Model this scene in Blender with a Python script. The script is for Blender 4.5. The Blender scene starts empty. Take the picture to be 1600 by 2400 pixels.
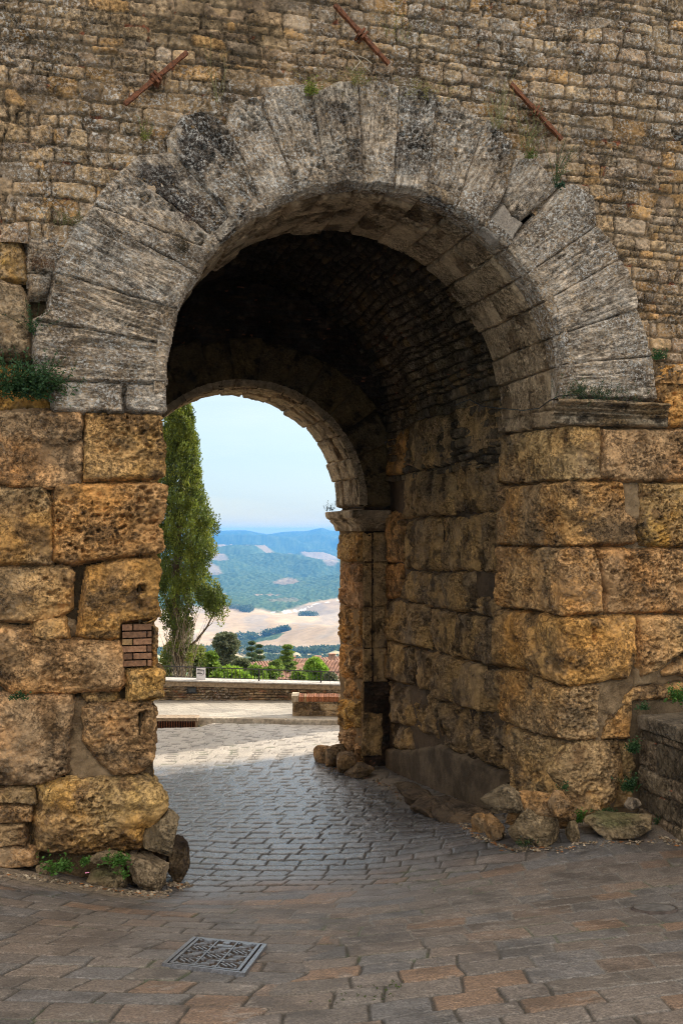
import bpy, math, random
import numpy as np
from mathutils import Vector, Matrix
R_ = math.radians
scene = bpy.context.scene
COL = scene.collection
# ------------------------------------------------------------------ camera model (the eye is the origin, z up, +y through the gate)
F, CX, CY = 2300.0, 800.0, 1245.0
YAW = R_(15.6); SN, CS = math.sin(YAW), math.cos(YAW)
V0 = 9.4                      # plane of the gate's town-side face
def ray(x, y):
    x = np.asarray(x, float); y = np.asarray(y, float)
    dx = x - CX
    return SN*F + CS*dx, CS*F - SN*dx, CY - y
def on_v(x, y, V=V0):
    a, b, c = ray(x, y); k = V/b
    return a*k, c*k           # u, z
def on_u(x, y, U):
    a, b, c = ray(x, y); k = U/a
    return b*k, c*k           # v, z
def at_depth(x, y, D):
    a, b, c = ray(x, y); k = D/F
    return np.array([a*k, b*k, c*k])
def proj(u, v, z):
    d = SN*u + CS*v; l = CS*u - SN*v
    return CX + F*l/d, CY - F*z/d
# ------------------------------------------------------------------ noise
def _h(ix, iy, iz, s):
    n = (ix.astype(np.int64)*374761393 + iy.astype(np.int64)*668265263 + iz.astype(np.int64)*2147483647 % 4294967291 + (iz.astype(np.int64)*1274126177) + s*974634777) & 0xffffffff
    n = ((n ^ (n >> 13)) * 1274126177) & 0xffffffff
    n = ((n ^ (n >> 16)) * 2246822519) & 0xffffffff
    return ((n ^ (n >> 15)) & 0xffffff) / float(0xffffff)
def vn(x, y, z=0.0, s=0):
    x, y, z = np.broadcast_arrays(np.asarray(x, float), np.asarray(y, float), np.asarray(z, float))
    ix = np.floor(x); iy = np.floor(y); iz = np.floor(z)
    fx = x-ix; fy = y-iy; fz = z-iz
    fx = fx*fx*(3-2*fx); fy = fy*fy*(3-2*fy); fz = fz*fz*(3-2*fz)
    r = 0
    for a in (0, 1):
        for b in (0, 1):
            for c in (0, 1):
                w = (fx if a else 1-fx)*(fy if b else 1-fy)*(fz if c else 1-fz)
                r = r + w*_h(ix+a, iy+b, iz+c, s)
    return r*2-1
def fbm(x, y, z=0.0, s=0, o=4, g=0.5):
    r = 0; a = 1; t = 0; f = 1
    for i in range(o):
        r = r + a*vn(np.asarray(x)*f+17.3*i, np.asarray(y)*f-9.1*i, np.asarray(z)*f+3.7*i, s+i*31); t += a; a *= g; f *= 2.03
    return r/t
def wor(x, y, s=0):
    x = np.asarray(x, float); y = np.asarray(y, float)
    ix = np.floor(x); iy = np.floor(y)
    f1 = np.full(x.shape, 9.0); f2 = np.full(x.shape, 9.0); idv = np.zeros(x.shape)
    z0 = np.zeros(x.shape)
    for a in (-1, 0, 1):
        for b in (-1, 0, 1):
            cx = ix+a; cy = iy+b
            px_ = cx+_h(cx, cy, z0, s); py_ = cy+_h(cx, cy, z0+1, s)
            d = np.hypot(px_-x, py_-y); i_ = _h(cx, cy, z0+2, s)
            m = d < f1
            f2 = np.where(m, f1, np.minimum(f2, d)); idv = np.where(m, i_, idv); f1 = np.where(m, d, f1)
    return f1, f2, idv
def sstep(a, b, x):
    t = np.clip((x-a)/(b-a), 0, 1); return t*t*(3-2*t)
def mix(a, b, t):
    a = np.asarray(a, float); b = np.asarray(b, float); t = np.asarray(t)[..., None]
    return a*(1-t)+b*t
# ------------------------------------------------------------------ object helpers
def setprops(o, label=None, cat=None, group=None, kind=None):
    if label: o['label'] = label
    if cat: o['category'] = cat
    if group: o['group'] = group
    if kind: o['kind'] = kind
    return o
def thing(name, label, cat, loc=(0, 0, 0), group=None):
    o = bpy.data.objects.new(name, None); COL.objects.link(o); o.location = [float(q) for q in loc]
    o.empty_display_size = 0.2
    return setprops(o, label, cat, group)
def link(name, me, mat=None, parent=None, label=None, root=None):
    o = bpy.data.objects.new(name, me); COL.objects.link(o)
    if mat is not None and not me.materials: me.materials.append(mat)
    if parent is not None:
        o.parent = parent
        # meshes are in world coordinates: shift them into the thing's own frame
        p = parent; off = Vector((0, 0, 0))
        while p is not None:
            off += p.location; p = p.parent
        if not me.get('_shifted'):
            me.transform(Matrix.Translation(-off)); me['_shifted'] = 1
    if label: o['label'] = label
    return o
def mk(name, verts, faces, cols=None, smooth=True, uv2=None):
    verts = np.asarray(verts, np.float32); faces = np.asarray(faces, np.int32)
    me = bpy.data.meshes.new(name)
    k = faces.shape[1] if len(faces) else 4
    me.vertices.add(len(verts)); me.vertices.foreach_set('co', verts.ravel())
    me.loops.add(faces.size); me.loops.foreach_set('vertex_index', faces.ravel())
    me.polygons.add(len(faces)); me.polygons.foreach_set('loop_start', np.arange(0, faces.size, k, dtype=np.int32))
    try: me.polygons.foreach_set('loop_total', np.full(len(faces), k, np.int32))
    except Exception: pass
    me.polygons.foreach_set('use_smooth', np.full(len(faces), bool(smooth)))
    if cols is not None:
        c = np.ones((len(verts), 4), np.float32); cols = np.asarray(cols, np.float32); c[:, :cols.shape[1]] = cols
        at = me.attributes.new('Col', 'FLOAT_COLOR', 'POINT'); at.data.foreach_set('color', c.ravel())
    if uv2 is not None:
        at = me.attributes.new('sc', 'FLOAT_VECTOR', 'POINT'); at.data.foreach_set('vector', np.asarray(uv2, np.float32).ravel())
    me.update(calc_edges=True); me.validate()
    return me
def grid_faces(nb, na, keep=None):
    i = np.arange(nb-1)[:, None]*na + np.arange(na-1)[None, :]
    f = np.stack([i, i+1, i+na+1, i+na], -1).reshape(-1, 4)
    if keep is not None:
        k = keep.ravel(); f = f[k[f].all(1)]
    return f
def compact(P, f, *arrs):
    used = np.zeros(len(P), bool); used[f.ravel()] = True
    idx = np.cumsum(used)-1
    return (P[used], idx[f]) + tuple(a[used] for a in arrs)
class MB:
    """collects boxes, bars, tubes into one mesh"""
    def __init__(s): s.v = []; s.f = []; s.c = []
    def add(s, v, f, c=(1, 1, 1)):
        n = len(s.v); s.v += [tuple(map(float, q)) for q in v]; s.f += [tuple(i+n for i in q) for q in f]; s.c += [tuple(c)]*len(v)
    def box(s, lo, hi, c=(1, 1, 1), M=None, bev=0):
        x0, y0, z0 = lo; x1, y1, z1 = hi
        v = [(x0,y0,z0),(x1,y0,z0),(x1,y1,z0),(x0,y1,z0),(x0,y0,z1),(x1,y0,z1),(x1,y1,z1),(x0,y1,z1)]
        if M is not None: v = [tuple(M @ Vector(q)) for q in v]
        s.add(v, [(0,3,2,1),(4,5,6,7),(0,1,5,4),(1,2,6,5),(2,3,7,6),(3,0,4,7)], c)
    def tube(s, pts, rad, n=6, c=(1, 1, 1), cap=True):
        pts = [Vector(p) for p in pts]
        if not hasattr(rad, '__len__'): rad = [rad]*len(pts)
        base = len(s.v); up = Vector((0.31, 0.2, 0.93)).normalized()
        for i, p in enumerate(pts):
            t = (pts[min(i+1, len(pts)-1)]-pts[max(i-1, 0)]).normalized()
            a = t.cross(up)
            if a.length < 1e-3: a = t.cross(Vector((1, 0, 0)))
            a.normalize(); b = t.cross(a)
            for k in range(n):
                w = 2*math.pi*k/n
                s.v.append(tuple(p+(a*math.cos(w)+b*math.sin(w))*rad[i])); s.c.append(tuple(c))
        for i in range(len(pts)-1):
            for k in range(n):
                q = base+i*n; k2 = (k+1) % n
                s.f.append((q+k, q+k2, q+n+k2, q+n+k))
        if cap:
            s.f.append(tuple(base+k for k in range(n))[::-1]); s.f.append(tuple(base+(len(pts)-1)*n+k for k in range(n)))
    def build(s, name, mat, parent=None, smooth=False, label=None):
        me = bpy.data.meshes.new(name); me.from_pydata(s.v, [], s.f)
        me.polygons.foreach_set('use_smooth', np.full(len(s.f), bool(smooth)))
        c = np.ones((len(s.v), 4), np.float32); c[:, :3] = np.array(s.c, np.float32)
        at = me.attributes.new('Col', 'FLOAT_COLOR', 'POINT'); at.data.foreach_set('color', c.ravel())
        me.update()
        return link(name, me, mat, parent, label)
# ------------------------------------------------------------------ materials
def newmat(name):
    m = bpy.data.materials.new(name); m.use_nodes = True
    nt = m.node_tree; nt.nodes.clear()
    out = nt.nodes.new('ShaderNodeOutputMaterial'); bs = nt.nodes.new('ShaderNodeBsdfPrincipled')
    nt.links.new(bs.outputs[0], out.inputs[0])
    return m, nt, bs
def N(nt, t, **k):
    n = nt.nodes.new(t)
    for a, b in k.items():
        if a.startswith('i_'):
            n.inputs[int(a[2:]) if a[2:].isdigit() else a[2:]].default_value = b
        else: setattr(n, a, b)
    return n
def mixc(nt, a, b, fac, mode='MIX'):
    n = nt.nodes.new('ShaderNodeMix'); n.data_type = 'RGBA'; n.blend_type = mode
    for s, q in ((0, fac), (6, a), (7, b)):
        if hasattr(q, 'is_linked') or hasattr(q, 'links'): nt.links.new(q, n.inputs[s])
        else: n.inputs[s].default_value = q if s == 0 else (*q, 1)
    return n.outputs[2]
def ramp(nt, fac, pts):
    n = nt.nodes.new('ShaderNodeValToRGB'); e = n.color_ramp.elements
    while len(e) < len(pts): e.new(0.5)
    for i, (p, v) in enumerate(pts):
        e[i].position = p; e[i].color = (v, v, v, 1) if not hasattr(v, '__len__') else (*v, 1)
    nt.links.new(fac, n.inputs[0]); return n.outputs[0]
def stone_mat(name, grain=30, speck=0.0, bump=0.8, bdist=0.02, rough=0.92, spots=0.0, pits=1.0, strata=0.0, con=1.0, white=(0.70, 0.665, 0.61)):
    """base colour = per-vertex stone colour x coarse and fine grain; white and ochre lichen crusts; pores and grain as bump"""
    m, nt, bs = newmat(name); L = nt.links
    att = N(nt, 'ShaderNodeAttribute', attribute_name='Col'); col = att.outputs[0]; al = att.outputs['Alpha']
    pos = N(nt, 'ShaderNodeTexCoord').outputs['Object']
    def noise(sc, det=5, ro=0.7, vec=None, off=None):
        n = N(nt, 'ShaderNodeTexNoise', i_Scale=sc, i_Detail=det, i_Roughness=ro)
        v = vec or pos
        if off is not None:
            q = N(nt, 'ShaderNodeVectorMath', operation='ADD'); q.inputs[1].default_value = (off, off*1.7, -off); L.new(v, q.inputs[0]); v = q.outputs[0]
        L.new(v, n.inputs['Vector']); return n.outputs[0]
    def mul(a, b):
        n = N(nt, 'ShaderNodeMath', operation='MULTIPLY')
        for i, q in enumerate((a, b)):
            if hasattr(q, 'links'): L.new(q, n.inputs[i])
            else: n.inputs[i].default_value = q
        return n.outputs[0]
    def add(a, b):
        n = N(nt, 'ShaderNodeMath', operation='ADD'); L.new(a, n.inputs[0]); L.new(b, n.inputs[1]); return n.outputs[0]
    n1 = noise(grain, 6, .72); n2 = noise(grain*.2, 5, .68, off=3.1); n3 = noise(grain*2.2, 3, .6, off=7.7)
    msk = ramp(nt, noise(2.6, 4, .6, off=21.0), [(.40, .22), (.58, 1)])
    c = mixc(nt, col, ramp(nt, n1, [(.37, .50), (.5, .98), (.62, 1.4)]), mul(msk, .8*con), 'MULTIPLY')
    c = mixc(nt, c, ramp(nt, n2, [(.36, .66), (.62, 1.36)]), .85*con, 'MULTIPLY')
    c = mixc(nt, c, ramp(nt, n3, [(.38, .65), (.60, 1.3)]), mul(msk, .7*con), 'MULTIPLY')
    hb = mul(mul(ramp(nt, n1, [(.36, 0), (.47, .8), (.62, 1)]), 1.0), msk)
    if strata:
        sc = N(nt, 'ShaderNodeAttribute', attribute_name='sc').outputs['Vector']
        mp = N(nt, 'ShaderNodeMapping'); mp.inputs['Scale'].default_value = (9.0, 30.0, 1.0); L.new(sc, mp.inputs[0])
        s1 = noise(1.0, 5, .70, mp.outputs[0])
        c = mixc(nt, c, ramp(nt, s1, [(.37, (.36, .30, .25)), (.45, (.85, .80, .74)), (.54, (1.1, 1.08, 1.05)), (.63, (1.6, 1.56, 1.5))]), strata, 'MULTIPLY')
        hb = add(hb, mul(ramp(nt, s1, [(.34, 0), (.48, .75), (.62, 1)]), 1.4*strata))
    if spots:
        f = mul(ramp(nt, noise(grain*.55, 4, .7, off=11.3), [(.60, 0), (.65, 1)]), spots)
        c = mixc(nt, c, (.40, .245, .09), f)
    if speck:
        a1 = mul(ramp(nt, noise(grain*.25, 4, .7, off=5.5), [(.40, .25), (.58, 1)]), ramp(nt, noise(grain*1.25, 4, .72, off=9.9), [(.505, 0), (.55, 1)]))
        f = mul(mul(a1, al), speck)
        c = mixc(nt, c, white, f)
        hb = add(hb, mul(f, .35))
    L.new(c, bs.inputs['Base Color'])
    bs.inputs['Roughness'].default_value = rough; bs.inputs['Specular IOR Level'].default_value = 0.2
    pr = ramp(nt, noise(grain*1.4, 4, .65, off=13.7), [(.36, 0), (.44, 1)])
    hb = add(hb, mul(mul(pr, pits), msk))
    bp = N(nt, 'ShaderNodeBump'); bp.inputs['Strength'].default_value = bump; bp.inputs['Distance'].default_value = bdist
    L.new(hb, bp.inputs['Height']); L.new(bp.outputs[0], bs.inputs['Normal'])
    return m
def plain(name, col, rough=0.8, metal=0.0, noise=0.25, scale=30, bump=0.2, bdist=0.003, vcol=False, spec=0.3):
    m, nt, bs = newmat(name); L = nt.links
    pos = N(nt, 'ShaderNodeTexCoord').outputs['Object']
    n1 = N(nt, 'ShaderNodeTexNoise', i_Scale=scale, i_Detail=5, i_Roughness=0.65); L.new(pos, n1.inputs['Vector'])
    g = ramp(nt, n1.outputs[0], [(0.38, 1-noise), (0.62, 1+noise)])
    base = N(nt, 'ShaderNodeAttribute', attribute_name='Col').outputs[0] if vcol else col
    c = mixc(nt, base, g, 1.0, 'MULTIPLY') if vcol else mixc(nt, col, g, 1.0, 'MULTIPLY')
    L.new(c, bs.inputs['Base Color']); bs.inputs['Roughness'].default_value = rough; bs.inputs['Metallic'].default_value = metal
    bs.inputs['Specular IOR Level'].default_value = spec
    bp = N(nt, 'ShaderNodeBump'); bp.inputs['Strength'].default_value = bump; bp.inputs['Distance'].default_value = bdist
    L.new(n1.outputs[0], bp.inputs['Height']); L.new(bp.outputs[0], bs.inputs['Normal'])
    return m
def leaf_mat(name):
    m, nt, bs = newmat(name); L = nt.links
    col = N(nt, 'ShaderNodeAttribute', attribute_name='Col').outputs[0]
    L.new(col, bs.inputs['Base Color']); bs.inputs['Roughness'].default_value = 0.6; bs.inputs['Specular IOR Level'].default_value = 0.3
    tr = N(nt, 'ShaderNodeBsdfTranslucent'); L.new(col, tr.inputs[0])
    mx = N(nt, 'ShaderNodeMixShader'); mx.inputs[0].default_value = 0.35
    out = [n for n in nt.nodes if n.type == 'OUTPUT_MATERIAL'][0]
    L.new(bs.outputs[0], mx.inputs[1]); L.new(tr.outputs[0], mx.inputs[2]); L.new(mx.outputs[0], out.inputs[0])
    return m
M_VOUS = stone_mat('weathered_travertine', grain=30, speck=1.0, bump=1.0, bdist=.016, spots=.6, strata=.78, pits=1.4)
M_RUB = stone_mat('lichened_rubble', grain=27, speck=.75, bump=1.0, bdist=.016, spots=.5, pits=.8)
M_TUFA = stone_mat('ochre_tufa', grain=24, speck=.22, bump=1.0, bdist=.018, pits=1.3, white=(.50, .43, .33))
M_PASS = stone_mat('passage_stone', grain=24, speck=.15, bump=1.0, bdist=.018, pits=1.0, white=(.4, .34, .26))
M_MORT = stone_mat('old_mortar', grain=45, bump=.6, bdist=.01, con=.6)
M_LEAF = leaf_mat('leaf')
# ================================================================== THE GATE
CU, CZ, RA = 2.99, 1.38, 2.11          # front arch: axis, springing height, radius
UL, UR = 0.89, 5.10                    # jambs of the front opening
BU, BZ, BR, BV, BV2 = 2.913, 0.45, 2.0, 16.37, 18.05   # far arch
BUR = 4.92
WU = 5.35                              # right wall of the chamber
PV = 11.05                             # end of the front piers
def surf_v(V=V0):
    def S(a, b, h): return np.stack([a, np.full_like(a, V)-h, b], -1)
    return S
def surf_u(U=WU):                      # wall facing -u, a = v
    def S(a, b, h): return np.stack([np.full_like(a, U)-h, a, b], -1)
    return S
def surf_corner(Uc, V, r, side):
    """front plane (facing -v) turning into the jamb. side=+1: jamb is at the left end of the face (pier to the right of the opening), faces -u.
    a = u-Uc-side*r measured along the face; the fillet and the jamb follow on the other side of a=0"""
    q = math.pi/2*r
    def S(a, b, h):
        t = a*side
        cu = Uc+side*r; cv = V+r
        ph = np.clip(-t/r, 0, math.pi/2)
        nu = -side*np.sin(ph); nv = -np.cos(ph)
        rr = r+h
        u = cu+nu*rr+np.where(t > 0, side*t, 0)
        v = cv+nv*rr+np.where(t < -q, -t-q, 0)
        return np.stack([u, v, b], -1)
    return S
def px_corner(pts, Uc, V, r, side):
    out = []; q = math.pi/2*r
    for x, y in pts:
        a, b, c = [float(k) for k in ray(x, y)]
        k = V/b; u = a*k
        if (u-(Uc+side*r))*side >= 0: out.append((u-(Uc+side*r), c*k)); continue
        k = Uc/a; v = b*k
        if v >= V+r: out.append((-side*((v-V-r)+q), c*k)); continue
        cu = Uc+side*r; cv = V+r
        A = a*a+b*b; B = -2*(a*cu+b*cv); Cc = cu*cu+cv*cv-r*r
        d = max(B*B-4*A*Cc, 0); k = (-B-math.sqrt(d))/(2*A)
        u = a*k; v = b*k
        ph = math.atan2(-(u-cu)*side, -(v-cv)); ph = min(max(ph, 0), math.pi/2)
        out.append((-side*ph*r, c*k))
    return out
def surf_soffit(cu, cz, r):
    """underside of an arch: a = arc angle * r from the left springing, b = v"""
    def S(a, b, h):
        t = a/r; rr = r-h
        return np.stack([cu-np.cos(t)*rr, b, cz+np.sin(t)*rr], -1)
    return S
def poly_sd(A, B, poly):
    P = np.asarray(poly, float); n = len(P)
    d2 = np.full(A.shape, 1e9); ins = np.zeros(A.shape, bool)
    for i in range(n):
        x0, y0 = P[i]; x1, y1 = P[(i+1) % n]
        ex, ey = x1-x0, y1-y0; wx, wy = A-x0, B-y0
        t = np.clip((wx*ex+wy*ey)/(ex*ex+ey*ey+1e-12), 0, 1)
        d2 = np.minimum(d2, (wx-ex*t)**2+(wy-ey*t)**2)
        c = ((y0 <= B) & (y1 > B)) | ((y1 <= B) & (y0 > B))
        with np.errstate(divide='ignore', invalid='ignore'):
            xx = x0+(B-y0)/(ey if abs(ey) > 1e-12 else 1e-12)*ex
        ins ^= c & (A < xx)
    return np.where(ins, 1, -1)*np.sqrt(d2)
ORANGE = (0.54, 0.268, 0.078); OCHRE = (0.50, 0.305, 0.125); BROWN = (0.15, 0.085, 0.038); CRUST = (0.275, 0.195, 0.115); GREY = (0.30, 0.275, 0.245)
def col_tufa(a, b, s, h, sd, g=0.35, o=0.5):
    r_ = np.random.RandomState(int(s) % 100000); tn = r_.uniform(.82, 1.12)*np.array((1, r_.uniform(.95, 1.08), r_.uniform(.8, 1.25)))
    n = fbm(a*1.6, b*1.6, 0, s, 5, .6); c = mix(OCHRE, ORANGE, np.clip(0.42+n*1.6+(o-0.5)+r_.uniform(-.15, .15), 0, 1))*tn
    c = mix(c, CRUST, np.clip(.25+g, 0, .95)*sstep(-.10-g*.5, 0.32-g*.3, fbm(a*2.2+7, b*2.2, 3, s+5, 6, .68)))
    c = mix(c, np.array(BROWN), 0.8*sstep(0.10, 0.36, fbm(a*5, b*5, 1, s+9, 5, .68)))
    c = mix(c, (.075, .055, .035), 0.6*sstep(0.16, 0.34, fbm(a*2.2, b*3, 8, s+15, 6, .7)))
    return np.concatenate([c, sstep(-0.2, 0.3, fbm(a*1.5, b*1.5, 0, s+3, 3))[..., None]*(0.3+g)], -1)
def col_trav(a, b, s, h, sd, g=0.0, o=0.0):
    n = fbm(a*3, b*3, 0, s, 5, .65)
    c = mix((0.46, 0.375, 0.285), (0.28, 0.22, 0.16), sstep(-0.2, 0.25, n))
    c = mix(c, (0.56, 0.49, 0.405), 0.7*sstep(0.0, 0.3, fbm(a*4+3, b*4, 1, s+2, 5, .65)))
    c = mix(c, (0.075, 0.062, 0.052), np.clip(g+.30, 0, 1)*sstep(-0.02, 0.22, fbm(a*2.4+3, b*2.4, 4, s+8, 5, .65)))
    c = mix(c, (0.34, 0.235, 0.13), o*sstep(-0.2, 0.3, fbm(a*2.5+9, b*2.5, 4, s+18, 4)))
    return np.concatenate([c, 0.4+0.6*sstep(-0.25, 0.15, fbm(a*1.7, b*1.7, 0, s+3, 3))[..., None]], -1)
def col_pass(a, b, s, h, sd, g=0.5, o=0.5):
    n = fbm(a*2, b*2, 0, s, 4)
    c = mix((0.37, 0.245, 0.12), (0.46, 0.29, 0.12), sstep(-0.3, 0.3, n))
    c = mix(c, (0.19, 0.145, 0.10), g*sstep(-0.1, 0.3, fbm(a*3, b*3, 2, s+4, 4, .6)))
    c = mix(c, (0.07, 0.045, 0.025), .8*sstep(0.05, 0.32, fbm(a*4, b*3, 2, s+14, 5, .68)))
    return np.concatenate([c, np.full(c.shape[:-1]+(1,), .3)], -1)
def col_pass_shade(a, b, s, h, sd, g=0.5, o=0.5):
    c = col_pass(a, b, s, h, sd, g, o); c[..., :3] *= .34; return c  # passage stone with the chamber's shade multiplied into its colour
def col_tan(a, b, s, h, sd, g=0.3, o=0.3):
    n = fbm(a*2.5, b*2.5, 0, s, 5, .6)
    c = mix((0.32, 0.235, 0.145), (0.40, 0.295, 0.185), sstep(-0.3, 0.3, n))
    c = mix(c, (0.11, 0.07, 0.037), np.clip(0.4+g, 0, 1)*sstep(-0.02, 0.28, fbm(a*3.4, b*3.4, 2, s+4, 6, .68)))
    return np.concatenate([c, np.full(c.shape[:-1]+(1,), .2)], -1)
def patch(poly, S, res=0.011, h0=0.0, rim=0.05, drop=0.07, lump=0.022, ls=2.6, pit=0.016, ps=26, pth=0.40, wob=0.018, seed=1, col=col_tufa, g=0.35, o=0.5,
          bulge=0.0, strat=None, strat_amp=0.0, cut=0.06, tilt=(0, 0), flutes=0.0, holes=(), ero=0.0, acoarse=None):
    """one stone: a relief over a polygon on the surface S, edges worn round and turned back into the joint"""
    P = np.asarray(poly, float); lo = P.min(0)-cut; hi = P.max(0)+cut
    na = max(4, int((hi[0]-lo[0])/res)+1); nb = max(4, int((hi[1]-lo[1])/res)+1)
    ax_ = np.linspace(lo[0], hi[0], na)
    if acoarse is not None and hi[0] > acoarse+.1: ax_ = np.concatenate([np.arange(lo[0], acoarse, res), np.arange(acoarse, hi[0]+.035, .035)]); na = len(ax_)
    A, B = np.meshgrid(ax_, np.linspace(lo[1], hi[1], nb))
    wa = fbm(A*7, B*7, 0, seed, 3)*wob*1.2; wb = fbm(A*7, B*7, 5, seed+1, 3)*wob*1.2
    sd = poly_sd(A+wa, B+wb, P) + fbm(A*28, B*28, 0, seed+2, 2)*wob*0.35
    e = np.clip(sd/rim, 0, 1)
    h = h0 - drop*0.75*(1-np.sqrt(np.clip(1-(1-e)**2, 0, 1)))
    h = h + np.where(sd < 0, np.maximum(sd*2.4, -drop-0.04), 0)
    ins = sstep(-0.01, 0.03, sd)
    ctr = P.mean(0)
    # weathered hollows with fairly sharp lips
    wx = fbm(A*5, B*5, 0, seed+31, 3)*.25
    q1 = fbm(A*1.9+wx, B*3.0+wx, 0, seed+32, 5, .55)
    h = h - ero*ins*(sstep(.06, .12, q1)*.8+sstep(.16, .21, q1)*.7) + ero*.5*ins*sstep(.10, .16, -q1)
    h = h + bulge*sstep(0, 0.22, sd) + tilt[0]*(A-ctr[0]) + tilt[1]*(B-ctr[1])
    h = h + lump*(fbm(A*ls, B*ls, 0, seed+3, 4, .58)*1.5 + 0.75*fbm(A*ls*4, B*ls*4, 0, seed+4, 4, .6))
    if pit:
        m = sstep(-0.25, 0.25, fbm(A*2.2, B*2.2, 0, seed+6, 3))
        f1, f2, idv = wor(A*ps+fbm(A*12, B*12, 0, seed, 2)*.8, B*ps*1.15, seed+5)
        h = h - ins*pit*1.5*m*(1-sstep(0.10, 0.5, f1))*(idv > pth)
        f1, f2, idv = wor(A*ps*.42+fbm(A*9, B*9, 0, seed+1, 2)*.9, B*ps*.55, seed+7)
        h = h - ins*pit*3.0*m*(1-sstep(0.08, 0.42, f1))*(idv > 0.62)
        h = h - pit*1.1*m*np.clip(fbm(A*30, B*30, 2, seed+8, 3, .6)+0.02, 0, 1)
    if strat is not None:
        sx, sy = strat(A, B)
        n = fbm(sx*2.2, sy*26, 0, seed+11, 3, .6)
        h = h - strat_amp*ins*(np.clip(n+0.08, 0, 1)*3.6 + 1.0*np.clip(fbm(sx*3.5, sy*60, 0, seed+12, 2), 0, 1))
        crk = 1-np.clip(np.abs(fbm(sx*.7, sy*9, 0, seed+21, 3))/.05, 0, 1); h = h-ins*(strat_amp*1.6+.008)*crk*sstep(-.15, .1, fbm(sx*2, sy*3, 0, seed+22, 2))
        if flutes: h = h-flutes*ins*np.clip(fbm(sx*1.0, sy*9, 3, seed+13, 2), -.1, .6)
    for (ha, hb, hw, hh_, hd) in holes:
        d = np.maximum(np.abs(A-ha)/hw, np.abs(B-hb)/hh_)
        h = h-hd*(1-sstep(0.75, 1.15, d+0.15*fbm(A*20, B*20, 0, seed, 2)))
    c = col(A, B, seed, h, sd, g, o)
    X = S(A, B, h)
    keep = sd > -cut*0.6
    f = grid_faces(nb, na, keep)
    if strat is None: sc = np.stack([A, B, 0*A], -1)
    else: sc = np.stack([sx, sy, 0*A+seed], -1)
    X, f, c, sc = compact(X.reshape(-1, 3), f, c.reshape(-1, 4), sc.reshape(-1, 3))
    return X, f, c, sc
def join(ps):
    V = []; Fc = []; C_ = []; Sc = []; n = 0
    for v, f, c, s in ps:
        V.append(v); Fc.append(f+n); C_.append(c); Sc.append(s); n += len(v)
    return np.concatenate(V), np.concatenate(Fc), np.concatenate(C_), np.concatenate(Sc)
def stone(name, p, mat, parent, label=None):
    v, f, c, s = p
    return link(name, mk(name, v, f, c, True, s), mat, parent, label)
gate = thing('city_gate', 'tall old stone gateway with a grey weathered arch and ochre block piers', 'city gate', (CU, V0, -3.4))
# ---- rubble masonry generator: h, colour for any (a, b)
def rubble(a, b, seed, ch=0.155, cw=(0.16, 0.36), joint=0.016, depth=0.03, amin=-8, amax=36, bmin=-6, bmax=12, wob=0.035, nz=1.0):
    rnd = np.random.RandomState(seed)
    rows = [bmin]
    while rows[-1] < bmax: rows.append(rows[-1]+ch*rnd.uniform(0.62, 1.3))
    rows = np.array(rows)
    bb = b + wob*fbm(a*0.9, b*0.9, 0, seed, 3)*1.6 + 0.20*ch*fbm(a*3.2, b*3.2, 1, seed+1, 4)
    aa = a + 0.04*fbm(a*4, b*4, 2, seed+2, 4)
    ri = np.clip(np.searchsorted(rows, bb)-1, 0, len(rows)-2)
    db = bb-rows[ri]; dt = rows[ri+1]-bb
    dl = np.zeros_like(a); dr = np.zeros_like(a); cid = np.zeros_like(a)
    for r in np.unique(ri):
        m = ri == r
        js = [amin-rnd.uniform(0, .4)]; hrow = rows[r+1]-rows[r]
        while js[-1] < amax: js.append(js[-1]+rnd.uniform(*cw)*(0.6+0.55*hrow/ch) if rnd.rand() > .14 else js[-1]+rnd.uniform(.05, .12)*(ch/.155))
        js = np.array(js); k = np.clip(np.searchsorted(js, aa[m])-1, 0, len(js)-2)
        dl[m] = aa[m]-js[k]; dr[m] = js[k+1]-aa[m]; cid[m] = r*997+k
    dx = np.minimum(dl, dr); dy = np.minimum(db, dt); rr = 0.030*ch/.155
    sd = np.where((dx < rr) & (dy < rr), rr-np.hypot(rr-dx, rr-dy), np.minimum(dx, dy))
    i1 = _h(cid, cid*0+3, cid*0, seed+40); i2 = _h(cid, cid*0+5, cid*0, seed+41); i3 = _h(cid, cid*0+7, cid*0, seed+42)
    sd = sd - joint*(0.5+i3*1.3) + 0.010*fbm(a*30, b*30, 0, seed+3, 3)
    e = np.clip(sd/0.022, 0, 1)
    h = -depth*(1-np.sqrt(1-(1-e)**2))-np.where(sd < 0, np.minimum(-sd*2, depth*.5), 0) + (i1-.5)*0.030*sstep(0, .015, sd)
    h = h + nz*0.030*fbm(a*9, b*9, 0, seed+4, 5, .65)*(0.5+i2)-.012*np.clip(fbm(a*26, b*26, 0, seed+6, 3, .6)-.05, 0, 1)*2 + nz*0.03*fbm(a*1.1, b*1.1, 0, seed+5, 3)
    return h, sd, i1, i2, i3
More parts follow.
